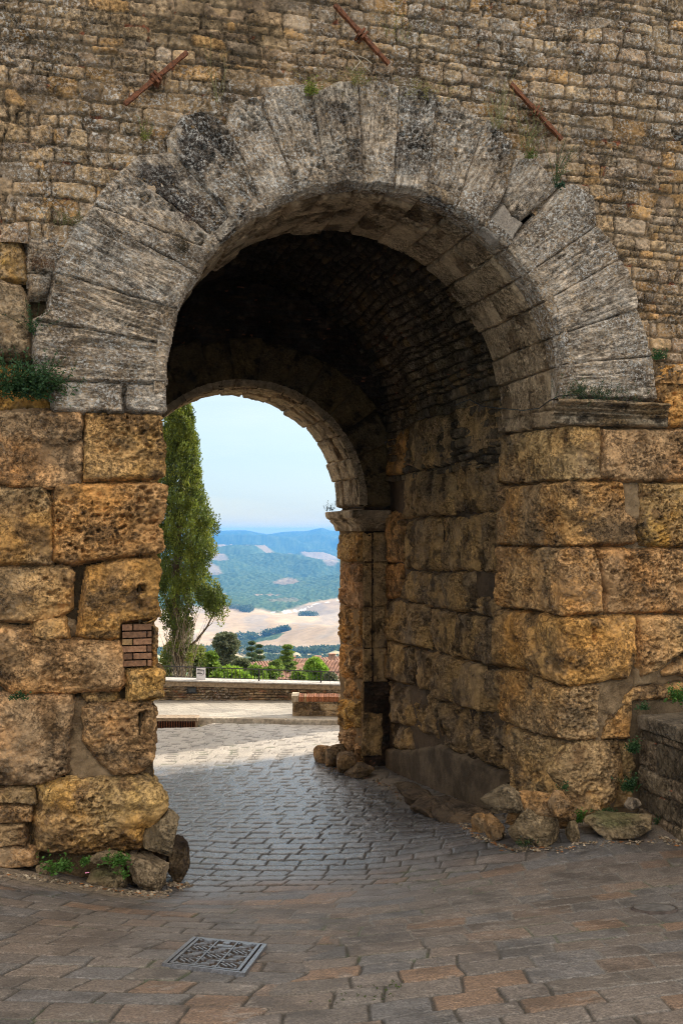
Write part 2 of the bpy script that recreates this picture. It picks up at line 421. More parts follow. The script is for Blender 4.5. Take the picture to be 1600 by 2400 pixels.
def rub_col(a, b, sd, i1, i2, i3, seed, pal, mort=(0.285, 0.215, 0.14)):
    pal = np.array(pal); k = np.minimum((i2*len(pal)).astype(int), len(pal)-1)
    c = pal[k]*(0.75+0.5*i1)[..., None]
    c = mix(c, c*0.42, sstep(-0.10, 0.28, fbm(a*4, b*4, 0, seed+21, 6, .68))*0.85)
    c = mix(c, c*1.45+.012, 0.8*sstep(0.05, 0.30, fbm(a*6, b*6, 5, seed+22, 5, .68)))
    mc = np.array(mort)*(0.8+0.35*fbm(a*3, b*3, 0, seed+23, 3))[..., None]
    c = mix(mc, c, sstep(-0.004, 0.008, sd))
    # chips of red brick packed into a few joints
    br = (sd < 0.002) & (fbm(a*7, b*16, 0, seed+24, 2) > 0.60)
    c = np.where(br[..., None], np.array((0.36, 0.13, 0.07)), c)
    al = sstep(-0.3, 0.3, fbm(a*0.8, b*0.8, 0, seed+25, 3))*(0.25+0.75*sstep(0, .01, sd))
    return np.concatenate([c, al[..., None]], -1)
PAL_TOP = [(0.36, 0.25, 0.145), (0.41, 0.285, 0.16), (0.31, 0.225, 0.14), (0.37, 0.265, 0.155), (0.34, 0.26, 0.18), (0.46, 0.28, 0.12), (0.38, 0.28, 0.17), (0.30, 0.215, 0.14)]
def axis(lo, hi, flo, fhi, fine, coarse):
    L = list(np.arange(lo, flo, coarse)) + list(np.arange(flo, fhi, fine)) + list(np.arange(fhi, hi+coarse, coarse))
    return np.array(L)
ua = axis(-6.5, 34.0, -1.15, 7.3, 0.0125, 0.15); za = axis(-3.9, 9.6, -0.1, 5.75, 0.0125, 0.15)
A, B = np.meshgrid(ua, za)
ra = rubble(A, B, 11, ch=.145, cw=(.12, .34), joint=.006, depth=.024, wob=.018)
rb_ = rubble(A, B, 12, ch=.205, cw=(.16, .38), joint=.007, depth=.028, wob=.03)
rc_ = rubble(A, B, 13, ch=.115, cw=(.12, .30), joint=.006, depth=.024, wob=.018)
n_ = fbm(A*.9, B*1.5, 0, 911, 3)
ms_ = [n_ > .13, n_ < -.24]
h, sd, i1, i2, i3 = [np.where(ms_[0], rb_[i], np.where(ms_[1], rc_[i], ra[i])) for i in range(5)]
c = rub_col(A, B, sd, i1, i2, i3, 11, PAL_TOP)
# towards the ground the wall turns warmer; ochre patches by the repaired bars
warm = sstep(3.6, 1.5, B)*0.35
c[..., :3] = mix(c[..., :3], c[..., :3]*np.array((1.25, 1.0, 0.72)), warm)
for (x, y, r_) in ((330, 210, .5), (850, 130, .4), (1230, 300, .55), (700, 165, .6)):
    u_, z_ = on_v(x, y); d = np.hypot(A-u_, B-z_)+.15*fbm(A*4, B*4, 0, 5, 3)
    c[..., :3] = mix(c[..., :3], c[..., :3]*.4+np.array((0.36, 0.235, 0.12))*.6, .6*sstep(r_, r_*.3, d))
X = np.stack([A, V0-h, B], -1)
rad = np.hypot(A-CU, B-CZ)
inopen = (rad < RA+0.5) & (B > CZ-.1) | ((A > UL-.25) & (A < UR+.45) & (B < CZ))
z550 = 2.62
inleft = (A > -1.4) & (A < UL+.3) & (B < z550)
inright = (A > UR-.3) & (A < 7.15) & (B < 1.62)
keep = ~(inopen | inleft | inright)
c[..., 3] *= .9
c[..., :3] *= np.array((.88, .845, .80))
f = grid_faces(len(za), len(ua), keep)
X2, f2, c2 = compact(X.reshape(-1, 3), f, c.reshape(-1, 4))
link('rubble_wall', mk('rubble_wall', X2, f2, c2), M_RUB, gate, 'brown rubble masonry above and beside the arch')
# ---- mortar cores behind the blocks
def bed(name, poly, S, h0, seed, res=0.03, colr=(0.25, 0.19, 0.12), amp=0.02, mat=M_MORT):
    def cf(a, b, s, h, sd, g, o):
        n = fbm(a*2, b*2, 0, s, 4)
        return np.concatenate([mix(np.array(colr), np.array(colr)*0.6, sstep(-.2, .4, n)), np.zeros(a.shape+(1,))], -1)
    stone(name, patch(poly, S, res=res, h0=h0, rim=.01, drop=.02, lump=amp, pit=0, wob=.002, seed=seed, col=cf, cut=0.03), mat, gate)
RC = 0.14
Lc = surf_corner(UL-0.03, V0, 0.06, -1); Rc = surf_corner(UR, V0, RC, 1)
bed('mortar_core', [(-2.6-UL, -3.9), (-2.6-UL, 2.7), (-.2, 2.7), (-.2, 1.35), (1.65, 1.35), (1.65, -3.9)], surf_corner(UL-0.03, V0, 0.06, -1), -0.20, 5, colr=(.11, .075, .04))  # left core darkened: shade of the deep gaps put into its colour
bed('mortar_core', [(-1.75, -4.0), (-1.75, 1.3), (.6, 1.3), (.6, 1.66), (2.3, 1.66), (2.3, -4.0)], Rc, -0.13, 6, colr=(.17, .12, .07))
# ---- voussoirs
J = [((95, 893), (388, 897)), ((82, 752), (395, 808)), ((128, 640), (413, 727)), ((205, 508), (466, 645)), ((222, 485), (497, 590)), ((292, 395), (514, 566)),
     ((404, 356), (556, 530)), ((528, 300), (622, 495)), ((612, 243), (699, 454)), ((730, 224), (768, 441)), ((836, 194), (848, 436)), ((934, 204), (922, 443)),
     ((1019, 226), (996, 460)), ((1137, 283), (1066, 492)), ((1200, 335), (1126, 533)), ((1308, 440), (1190, 579)), ((1396, 530), (1236, 640)), ((1448, 610), (1285, 702)),
     ((1489, 724), (1306, 786)), ((1524, 835), (1314, 855)), ((1534, 936), (1322, 930))]
OM = {0: [(80, 830)], 1: [(112, 735), (122, 690)], 2: [(150, 590), (180, 525)], 3: [(213, 492)], 4: [(240, 450), (272, 410)], 5: [(325, 362), (385, 356)],
      6: [(396, 330), (425, 275), (470, 266), (510, 285)], 7: [(548, 236), (600, 226)], 8: [(612, 206), (720, 198)], 9: [(790, 196)], 10: [(880, 188)], 11: [(960, 208)],
      12: [(1060, 232), (1100, 262)], 13: [(1140, 285), (1170, 318)], 14: [(1250, 372), (1300, 425)], 15: [(1340, 430), (1389, 463), (1394, 515)], 16: [(1428, 560), (1446, 590)],
      17: [(1467, 635), (1488, 680)], 18: [(1503, 759), (1515, 800)], 19: [(1530, 880)]}
KIND = {0: (.017, .0, 1), 1: (.017, .0, 1), 2: (.015, .006, 1), 3: (.012, .012, 1), 4: (.008, .028, .6), 5: (.010, .018, .7), 6: (.012, .015, 1), 7: (.006, .03, .5), 8: (.010, .022, .8), 9: (.012, .014, 1),
        10: (.010, .016, 1), 11: (.009, .016, 1), 12: (.005, .018, .7), 13: (.003, .022, .5), 14: (.004, .02, .5), 15: (.005, .010, .8), 16: (.010, .012, 1), 17: (.012, .010, 1), 18: (.011, .010, 1), 19: (.013, .006, 1)}
DARKV = {5: .8, 6: .8, 8: .35, 9: .4, 10: .6, 11: .5, 12: .5, 15: .3}
SOFF = surf_soffit(CU, CZ, RA)
th = []
for (o_, i_) in J:
    u_, z_ = on_v(*i_); th.append(math.atan2(float(z_)-CZ, CU-float(u_)))
th[0] = -0.03; th[-1] = math.pi+0.02
VN = ['grey striated voussoir at the left foot of the arch']
for k in range(20):
    (o0, i0), (o1, i1_) = J[k], J[k+1]
    pts = [o0]+OM[k]+[o1, i1_]
    if k == 13: pts = [o0]+[(1150, 290), (1198, 337), (1186, 380), (1172, 400), (1183, 439), (1170, 475), (1126, 533), i0][:-1]+[i0]
    elif k == 14: pts = [(1205, 372), (1250, 372), (1300, 425), (1308, 440), (1215, 517), (1195, 500), (1182, 470), (1190, 430)]
    else:
        mid = ((i0[0]+i1_[0])/2, (i0[1]+i1_[1])/2)
        # bow the inner edge onto the circle
        uu, zz = on_v(*mid); q = RA/math.hypot(float(uu)-CU, float(zz)-CZ)
        pts.append((float(uu), float(zz), q)); pts.append(i0)
    P = []
    for t in pts:
        if len(t) == 3: P.append((CU+(t[0]-CU)*t[2], CZ+(t[1]-CZ)*t[2]))
        else:
            u_, z_ = on_v(*t); P.append((float(u_), float(z_)))
    P = np.array(P)
    cm = P.mean(0); P = cm+(P-cm)*(1-0.007)
    tm = (th[k]+th[k+1])/2; dr = np.array((-math.cos(tm), math.sin(tm))); tg = np.array((dr[1], -dr[0]))
    sf = lambda a, b, dr=dr, tg=tg, k=k: ((a-CU)*dr[0]+(b-CZ)*dr[1], (a-CU)*tg[0]+(b-CZ)*tg[1]+k*3.3)
    sa, pi_, fl = KIND[k]
    rs = np.random.RandomState(50+k)
    face = patch(P, surf_v(), h0=0.06+rs.uniform(-.028, .034), rim=0.022, drop=.07, lump=.016, pit=pi_, ps=20, pth=.45, wob=.010, seed=100+k*7, col=col_trav, g=DARKV.get(k, .1), o=.25 if k < 5 or k > 15 else .1,
                 strat=sf, strat_amp=sa, flutes=.03*fl if 5 < k < 13 else .012)
    a0, a1 = th[k]*RA, th[k+1]*RA
    lip = patch([(a0+.004, V0-0.03), (a0+.004, V0+0.33), (a1-.004, V0+0.33), (a1-.004, V0-0.03)], SOFF, res=.014, h0=.0, rim=.02, drop=.035, lump=.012, pit=.008, wob=.006, seed=300+k, col=col_trav, g=.3, o=.6)
    lb = ['grey striated voussoir resting on the left impost', None][0] if k == 0 else None
    stone('voussoir', join([face, lip]), M_VOUS, gate, lb)
# small grey piece, pale repair wedge
def front_poly(pts): return [tuple(float(q) for q in on_v(*p)) for p in pts]
st0 = lambda a, b: ((a-CU)*.7+(b-CZ)*.7, (a-CU)*.7-(b-CZ)*.7)
stone('voussoir_chip', patch(front_poly([(1202, 340), (1226, 345), (1232, 368), (1205, 410), (1190, 428), (1180, 404)]), surf_v(), h0=.0, lump=.02, pit=.01, seed=77, col=col_trav, g=.7, strat=st0, strat_amp=.02), M_VOUS, gate, 'small dark wedge stone jammed between voussoirs')
stone('repair_wedge', patch(front_poly([(1128, 535), (1180, 474), (1196, 505), (1226, 522), (1193, 576), (1160, 560)]), surf_v(), h0=.02, lump=.008, pit=.003, seed=78, col=lambda *q: np.concatenate([mix((.34, .30, .25), (.26, .22, .18), sstep(-.3, .3, fbm(q[0]*4, q[1]*4, 0, 3, 4))), np.full(q[0].shape+(1,), .1)], -1), rim=.02), M_MORT, gate, 'smooth pale repair filling a gap between voussoirs')
# ---- soffit stones behind the voussoirs' lips
rs = np.random.RandomState(8)
for k in range(20):
    a0, a1 = th[k]*RA, th[k+1]*RA
    vs = [V0+.34, PV-.02] if k in (13, 15) else [V0+.34, V0+rs.uniform(.72, .98), PV-rs.uniform(-.05, .09)]
    for j in range(len(vs)-1):
        nb = 1
        for q in range(nb):
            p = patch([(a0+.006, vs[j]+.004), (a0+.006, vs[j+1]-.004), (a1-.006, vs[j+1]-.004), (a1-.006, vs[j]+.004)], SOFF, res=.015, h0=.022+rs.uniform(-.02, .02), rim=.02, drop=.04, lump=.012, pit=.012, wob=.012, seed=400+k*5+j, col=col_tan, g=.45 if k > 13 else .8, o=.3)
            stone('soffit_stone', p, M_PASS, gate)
bedS = surf_soffit(CU, CZ, RA)
bed('soffit_core', [(-.05, V0+.03), (-.05, PV), (math.pi*RA+.05, PV), (math.pi*RA+.05, V0+.03)], bedS, -0.05, 9, res=.05)
# ---- pier stones (outlines measured on the photograph, laid on the pier's face)
LSTONES = [
 ('impost_stone', [(121, 893), (288, 896), (292, 966), (128, 962)], dict(col=col_trav, h0=.03, lump=.012, pit=.006, o=.5, g=.1, rim=.03), M_VOUS),
 ('impost_stone', [(300, 898), (372, 899), 'E', 'E', (372, 966), (297, 966)], dict(col=col_trav, h0=.03, lump=.015, pit=.012, o=.6, g=.3, rim=.035, ez=(899, 970)), M_VOUS),
 ('block', [(63, 549), (166, 549), (150, 590), (128, 640), (66, 635)], dict(col=col_trav, h0=.0, pit=.028, lump=.03, g=.3, o=.4), M_VOUS),
 ('block', [(68, 640), (124, 638), (110, 693), (72, 694)], dict(col=col_trav, h0=.02, pit=.02, lump=.03, g=.2, o=.5), M_VOUS),
 ('block', [(-130, 658), (0, 657), (48, 668), (62, 700), (68, 832), (0, 838), (-130, 838)], dict(h0=.03, g=.75, o=.2, lump=.02, bulge=.03), M_TUFA),
 ('block', [(-130, 560), (40, 556), (58, 590), (62, 650), (-10, 652), (-130, 652)], dict(h0=-.02, g=.7, lump=.05), M_TUFA),
 ('block', [(-130, 842), (40, 842), (112, 880), (118, 960), (-130, 960)], dict(h0=-.17, g=-.1, o=.9, lump=.05, rim=.12), M_TUFA),
 ('block', [(-130, 964), (193, 962), (197, 1040), (192, 1134), (110, 1140), (-130, 1138)], dict(g=.45, lump=.03), M_TUFA),
 ('block', [(200, 966), (372, 970), 'E', 'E', (372, 1124), (288, 1122), (197, 1128)], dict(g=.12, o=.8, lump=.03, pit=.022, ez=(970, 1124)), M_TUFA),
 ('block', [(-130, 1142), (100, 1141), (120, 1180), (122, 1322), (-130, 1330)], dict(g=.35, lump=.05, h0=.01), M_TUFA),
 ('block', [(128, 1136), (372, 1130), 'E', 'E', (372, 1298), (275, 1308), (165, 1320), (124, 1312)], dict(g=.1, o=.85, lump=.035, pit=.024, ez=(1130, 1298)), M_TUFA),
 ('block', [(-130, 1336), (60, 1333), (160, 1330), (168, 1345), (168, 1425), (141, 1444), (100, 1455), (-130, 1456)], dict(g=.3, lump=.045, bulge=.03), M_TUFA),
 ('block', [(77, 1450), (150, 1448), (160, 1500), (75, 1498)], dict(g=.2, h0=-.01), M_TUFA),
 ('block', [(-130, 1462), (73, 1475), (125, 1501), (283, 1505), (292, 1525), (292, 1602), (282, 1616), (162, 1626), (28, 1624), (0, 1600), (-130, 1560)], dict(g=.15, o=.7, lump=.05, bulge=.05, rim=.08), M_TUFA),
 ('block', [(208, 1336), (267, 1318), (372, 1306), 'E', 'E', (372, 1452), (283, 1460), (279, 1503), (202, 1501), (186, 1490), (190, 1455), (196, 1400)], dict(g=.1, o=.7, lump=.06, pit=.02, ez=(1306, 1455), holes=[(333, 1380, 9, 9, .12), (330, 1405, 16, 22, .03)], h0=-.01), M_TUFA),
 ('block', [(303, 1578), (372, 1570), 'E', 'E', (372, 1640), (302, 1645)], dict(g=.1, o=.8, lump=.03, pit=.02, h0=.03, ez=(1566, 1640)), M_TUFA),
 ('block', [(362, 1466), (372, 1466), 'E', 'E', (372, 1562), (360, 1562)], dict(g=.3, lump=.02, h0=-.03, ez=(1462, 1564), ex=381), M_TUFA),
 ('block', [(198, 1630), (278, 1625), (279, 1646), (200, 1652)], dict(g=.3, h0=-.05), M_TUFA),
 ('block', [(194, 1660), (298, 1652), (360, 1650), 'E', 'E', (355, 1795), (323, 1820), (263, 1820), (226, 1780), (194, 1738)], dict(g=.2, o=.6, lump=.06, pit=.02, rim=.09, h0=-.02, ez=(1648, 1770), ex=374, holes=[(335, 1700, 9, 30, .07)]), M_TUFA),
 ('block', [(-130, 1636), (162, 1629), (178, 1646), (168, 1685), (162, 1765), (156, 1818), (109, 1840), (-130, 1846)], dict(g=.5, o=.3, lump=.06, bulge=.04, rim=.09, pit=.024), M_TUFA),
 ('block', [(87, 1846), (178, 1832), (258, 1824), (335, 1822), 'E', 'E', (343, 1947), (338, 1990), (283, 2000), (162, 2006), (88, 1998), (78, 1927), (93, 1887)], dict(g=.25, o=.55, lump=.075, bulge=.08, rim=.12, pit=.024, h0=.0, ez=(1826, 1940), ex=360), M_TUFA),
 ('block', [(-130, 1852), (82, 1852), (86, 1888), (-130, 1890)], dict(g=.55, lump=.012, pit=.008, h0=-.03, rim=.02), M_TUFA),
 ('block', [(-130, 1894), (30, 1894), (78, 1892), (74, 1932), (-130, 1934)], dict(g=.5, lump=.012, pit=.008, h0=-.03, rim=.02), M_TUFA),
 ('block', [(-130, 1938), (60, 1936), (64, 1990), (-130, 1992)], dict(g=.5, lump=.012, pit=.01, h0=-.03, rim=.02), M_TUFA),
 ('block', [(-130, 1996), (60, 1992), (84, 2000), (82, 2032), (-130, 2045)], dict(g=.7, lump=.02, pit=.01, h0=.03, rim=.03), M_TUFA),
]
def left_stone(i, e):
    name, pts, kw, mat = e; kw = dict(kw); kw.setdefault('ero', .030 if mat is M_TUFA and kw.get('lump', .02) > .015 else .0); kw.setdefault('drop', .10); kw['lump'] = kw.get('lump', .022)*.85; ez = kw.pop('ez', None); ex = kw.pop('ex', 386)
    uc = float(on_v(ex, 1300)[0]); r = 0.06
    holes = kw.pop('holes', ())
    S = surf_corner(uc, V0, r, -1); P = []; ne = 0
    for t in pts:
        if t == 'E':
            y = ez[ne]; ne += 1
            P.append((r*math.pi/2+1.5, float(on_v(ex, y)[1])))
        else:
            u_, z_ = on_v(*t); P.append((float(u_)-uc+r, float(z_)))
    hl = []
    for (x, y, w, hh, d) in holes:
        u_, z_ = on_v(x, y); hl.append((float(u_)-uc+r, float(z_), w/247., hh/247., d))
    return stone('stone_block' if name == 'block' else name, patch(P, S, seed=500+i*9, holes=hl, res=.0115, acoarse=.2, **kw), mat, gate)
for i, e in enumerate(LSTONES): left_stone(i, e)
# smooth old mortar between the big stones
def mortar_fill(pts, S, conv, seed, h0=-.05):
    stone('mortar_fill', patch(conv(pts), S, res=.02, h0=h0, rim=.03, drop=.05, lump=.04, pit=.01, wob=.03, seed=seed, col=lambda *q: np.concatenate([mix((.25, .175, .10), (.15, .10, .055), sstep(-.2, .3, fbm(q[0]*4, q[1]*3, 0, seed, 4))), np.zeros(q[0].shape+(1,))], -1)), M_MORT, gate)
LF = lambda pts: [(float(on_v(*p)[0])-(UL-.03)+.06, float(on_v(*p)[1])) for p in pts]
for i_, pts in enumerate([[(160, 1640), (200, 1650), (200, 1740), (232, 1790), (268, 1826), (160, 1835)], [(150, 1455), (180, 1460), (196, 1505), (160, 1500)]]):
    mortar_fill(pts, Lc, LF, 700+i_, -.075-.05*(i_ > 0))
for i_, pts in enumerate([[(1400, 1600), (1500, 1590), (1480, 1640), (1425, 1710), (1425, 1745), (1400, 1745)], [(1464, 1130), (1512, 1130), (1508, 1225), (1470, 1200)], [(1495, 1570), (1610, 1560), (1610, 1600), (1490, 1612)]]):
    mortar_fill(pts, Rc, lambda P_: px_corner(P_, UR, V0, RC, 1), 720+i_, -.075)
# brick infill
bm = MB()
u0, z0 = on_v(286, 1566); u1, z1 = on_v(358, 1462)
rs = np.random.RandomState(4)
hz = (z1-z0)/6
for j in range(6):
    off = -.13 if j % 2 else 0
    x = float(u0)+off
    while x < u1:
        w = .235; xa, xb = max(x, float(u0))+.006, min(x+w, float(u1))-.006
        if xb-xa > .02:
            cc = np.array((.22, .115, .062))*rs.uniform(.6, 1.25) if rs.rand() > .35 else np.array((.28, .17, .075))
            bm.box((xa, V0+.035+rs.uniform(0, .012), float(z0)+hz*j+.007), (xb, V0+.14, float(z0)+hz*(j+1)-.007), cc)
        x += w
M_BRICK = plain('red_brick', (1, 1, 1), vcol=True, noise=.3, scale=40, bump=.5, bdist=.006)
bm.build('brick_infill', M_BRICK, gate, label='patch of red brick filling a hole in the left pier')
RST = [
 ([(1174, 972), (1262, 962), (1312, 964), (1312, 998), (1172, 1015)], dict(col=col_tan, g=.3, o=.7, lump=.012, pit=.01, h0=.0, rim=.02), M_PASS),
 ([(1324, 936), (1324, 996), (1300, 1000), (1300, 940)], dict(col=col_tan, g=.0, o=.5, lump=.012, pit=.01, h0=.01, rim=.02), M_PASS),
 ([(1172, 1019), (1312, 999), (1408, 1001), (1411, 1120), (1354, 1124), (1274, 1128), (1172, 1132)], dict(g=.5, o=.4, lump=.015, pit=.014, rim=.03), M_TUFA),
 ([(1413, 1002), (1720, 1010), (1720, 1129), (1471, 1127), (1415, 1120)], dict(g=.15, o=.6, lump=.02, pit=.016), M_TUFA),
 ([(1538, 850), (1720, 846), (1720, 998), (1545, 997), (1562, 968), (1562, 944), (1538, 938)], dict(g=.15, o=.8, lump=.04, pit=.022, h0=-.03), M_TUFA),
 ([(1169, 1140), (1274, 1133), (1354, 1128), (1464, 1130), (1470, 1196), (1499, 1220), (1497, 1274), (1359, 1280), (1167, 1277)], dict(g=.35, o=.4, lump=.035, pit=.02, rim=.05), M_TUFA),
 ([(1511, 1134), (1720, 1131), (1720, 1284), (1514, 1280), (1504, 1227)], dict(g=.3, o=.5, lump=.035, pit=.022, rim=.06), M_TUFA),
 ([(1167, 1282), (1398, 1285), (1410, 1320), (1414, 1436), (1312, 1443), (1237, 1431), (1167, 1423)], dict(g=.3, o=.5, lump=.03, pit=.018, rim=.04, holes=[(1192, 1408, 16, 10, .06)]), M_TUFA),
 ([(1406, 1288), (1720, 1288), (1720, 1438), (1429, 1436), (1423, 1391)], dict(g=.25, o=.45, lump=.03, pit=.014, holes=[(1484, 1348, 22, 14, .05), (1583, 1340, 8, 7, .07)]), M_TUFA),
 ([(1165, 1430), (1237, 1438), (1312, 1449), (1490, 1446), (1494, 1555), (1471, 1592), (1377, 1604), (1284, 1597), (1228, 1568), (1165, 1562)], dict(g=.15, o=.75, lump=.045, pit=.014, rim=.07, h0=.03, bulge=.02, holes=[(1392, 1487, 5, 14, .06)]), M_TUFA),
 ([(1502, 1448), (1720, 1445), (1720, 1530), (1600, 1530), (1546, 1574), (1505, 1587)], dict(g=.15, o=.6, lump=.04, pit=.016, rim=.06, h0=.02), M_TUFA),
 ([(1557, 1577), (1612, 1538), (1720, 1536), (1720, 1590), (1560, 1588)], dict(g=.2, o=.6, lump=.03, h0=-.04), M_TUFA),
 ([(1162, 1572), (1228, 1577), (1284, 1604), (1408, 1608), (1408, 1736), (1312, 1732), (1274, 1727), (1176, 1695), (1165, 1648)], dict(g=.3, o=.45, lump=.05, pit=.024, rim=.05, h0=-.01), M_TUFA),
 ([(1422, 1700), (1470, 1632), (1487, 1612), (1720, 1592), (1720, 1640), (1494, 1648), (1485, 1733), (1420, 1736)], dict(g=.25, o=.5, lump=.03, pit=.01, h0=-.04), M_TUFA),
 ([(1179, 1705), (1300, 1738), (1284, 1779), (1275, 1817), (1312, 1915), (1237, 1900), (1190, 1875), (1181, 1789)], dict(g=.35, o=.6, lump=.05, pit=.01, h0=-.02, rim=.06), M_TUFA),
 ([(1305, 1742), (1380, 1738), (1457, 1744), (1466, 1812), (1446, 1882), (1400, 1925), (1340, 1920), (1312, 1865), (1284, 1789)], dict(g=.4, o=.3, lump=.085, pit=.02, h0=.02, bulge=.10, rim=.14), M_TUFA),
 ([(1462, 1745), (1490, 1740), (1500, 1800), (1490, 1900), (1455, 1900), (1470, 1812)], dict(g=.3, o=.3, lump=.06, pit=.02, h0=-.06, rim=.06), M_TUFA),
]
for i, (pts, kw, mat) in enumerate(RST):
    kw = dict(kw); hl = []; kw.setdefault('ero', .024 if mat is M_TUFA else 0); kw.setdefault('drop', .10); kw['lump'] = kw.get('lump', .022)*.85
    for (x, y, w, hh, d) in kw.pop('holes', ()):
        q = px_corner([(x, y)], UR, V0, RC, 1)[0]; hl.append((q[0], q[1], w/220., hh/220., d))
    P = px_corner(pts, UR, V0, RC, 1)
    # stones whose edge is the far end of the jamb run on to the end of the pier
    P = [(a_-.10 if a_ < -1.2 else a_, b_) for a_, b_ in P]
    stone('stone_block', patch(P, Rc, seed=800+i*9, holes=hl, res=.0115, **kw), mat, gate)
# ---- right impost: a worn moulded cornice
cx0, cz0 = on_v(1316, 940); cx1, _ = on_v(1564, 940); _, czb = on_v(1440, 999)
aa_ = np.arange(float(cx0)-.14, float(cx1), .011); prof = []
H = float(cz0)+.0-float(czb)
tt = np.linspace(0, 1, 46)
A, T = np.meshgrid(aa_, tt)
out = np.interp(T, [0, .02, .10, .30, .34, .48, .52, .66, .70, .86, .90, 1.0], [-.05, .02, .045, .06, .035, .10, .075, .15, .12, .19, .20, .17])
B = float(czb)+H*(T*1.0) + .012*fbm(A*3, T*2, 0, 3, 3)
out = out*(1-.25*sstep(.1, .5, fbm(A*2.5, T*1.5, 4, 77, 3)))-.012*np.clip(fbm(A*12, T*9, 0, 5, 4), 0, 1)-.03*(np.abs(A-(cx0+cx1)/2-.04) < .008)
endf = sstep(float(cx1)+.01, float(cx1)-.10, A)*0.9+.1
V_ = V0-out*endf
P = np.stack([A, V_, B], -1)
Ptop = P[-1:].copy(); Ptop[..., 1] = V0+.06; Ptop[..., 2] += .01
P = np.concatenate([P, Ptop], 0); A2 = P[..., 0]; B2 = P[..., 2]
cc = col_trav(A2, B2*3, 9, 0, 0, .6, .8); cc[..., :3] *= np.array((.62, .58, .50)); cc[..., 3] *= .4
link('impost_cornice', mk('impost_cornice', P.reshape(-1, 3), grid_faces(P.shape[0], P.shape[1]), cc.reshape(-1, 4), True, np.stack([A2, B2, 0*A2], -1).reshape(-1, 3)), M_PASS, gate, 'worn moulded cornice at the right springing of the arch')
# ---- chamber: right wall stones
WST = [
 [(904, 1030), (950, 1000), (955, 1036), (935, 1110), (905, 1115)], [(957, 990), (1020, 975), (1058, 975), (1058, 1087), (1018, 1093), (980, 1102), (962, 1090), (956, 1036)],
 [(1064, 956), (1126, 938), (1178, 938), (1178, 1042), (1102, 1063), (1062, 1078)], [(955, 1108), (1051, 1096), (1057, 1125), (1057, 1203), (938, 1212), (951, 1170)],
 [(1063, 1084), (1126, 1072), (1178, 1060), (1178, 1195), (1102, 1203), (1061, 1197)], [(905, 1199), (926, 1201), (939, 1219), (939, 1318), (906, 1318), (904, 1253)],
 [(951, 1228), (980, 1214), (1026, 1212), (1026, 1333), (1017, 1338), (945, 1330), (941, 1272)], [(1030, 1211), (1122, 1207), (1130, 1253), (1119, 1338), (1029, 1338)],
 [(1128, 1201), (1178, 1199), (1178, 1343), (1123, 1337), (1133, 1253)], [(898, 1322), (935, 1322), (940, 1345), (931, 1402), (898, 1406)],
 [(944, 1338), (996, 1341), (996, 1414), (987, 1417), (935, 1404)], [(1000, 1345), (1102, 1343), (1102, 1435), (1037, 1425), (1000, 1421)],
 [(1106, 1402), (1176, 1402), (1176, 1452), (1106, 1440)], [(900, 1409), (996, 1421), (1003, 1519), (964, 1512), (898, 1496)],
 [(1002, 1427), (1055, 1434), (1055, 1540), (1014, 1524), (1006, 1483)], [(1059, 1438), (1176, 1454), (1176, 1565), (1059, 1540)],
 [(900, 1502), (961, 1518), (963, 1605), (902, 1590)], [(965, 1520), (1002, 1530), (1005, 1622), (972, 1614)],
 [(1007, 1530), (1127, 1560), (1127, 1668), (1014, 1636)], [(1131, 1567), (1180, 1571), (1180, 1676), (1131, 1664)],
 [(905, 1598), (1004, 1626), (1015, 1731), (937, 1700), (905, 1690)], [(1014, 1638), (1132, 1674), (1180, 1685), (1180, 1808), (1083, 1770), (1017, 1742)], [(905, 1692), (956, 1708), (960, 1760), (905, 1756)]]
SU = surf_u(WU)
for i, pts in enumerate(WST):
    P = [tuple(float(q) for q in on_u(x, y, WU)) for x, y in pts]
    rough = i >= 20
    yl = i in (0, 5, 9)
    stone('stone_block', patch(P, SU, seed=1100+i*9, res=.016, ero=.045 if rough else .03, drop=.11, h0=(-.06 if rough else .0)+[.0, .03, -.03, .045, -.015][i % 5], lump=.08 if rough else .03, bulge=.03 if rough else .01, pit=.02 if i != 2 else .008, rim=.07 if rough else .05, wob=.03, ls=2.2,
                  col=col_tufa if yl else col_pass, g=.0 if yl else (.4 if i < 9 else .7), o=.8), M_PASS, gate)
bed('mortar_core', [(10.9, -4.3), (10.9, 1.5), (BV, 1.5), (BV, -4.3)], SU, -.09, 31, res=.04, colr=(.13, .09, .055))
# smooth plastered band along its foot
P = [tuple(float(q) for q in on_u(x, y, WU)) for x, y in [(905, 1756), (960, 1760), (1025, 1748), (1180, 1812), (1180, 1910), (905, 1835)]]
stone('plaster_band', patch(P, SU, seed=91, res=.025, h0=.03, lump=.015, pit=.002, rim=.03, col=lambda *q: np.concatenate([mix((.17, .125, .08), (.095, .07, .045), sstep(-.2, .3, fbm(q[0]*3, q[1]*3, 0, 3, 4))), np.zeros(q[0].shape+(1,))], -1)), M_MORT, gate, 'smooth plastered strip along the foot of the passage wall')
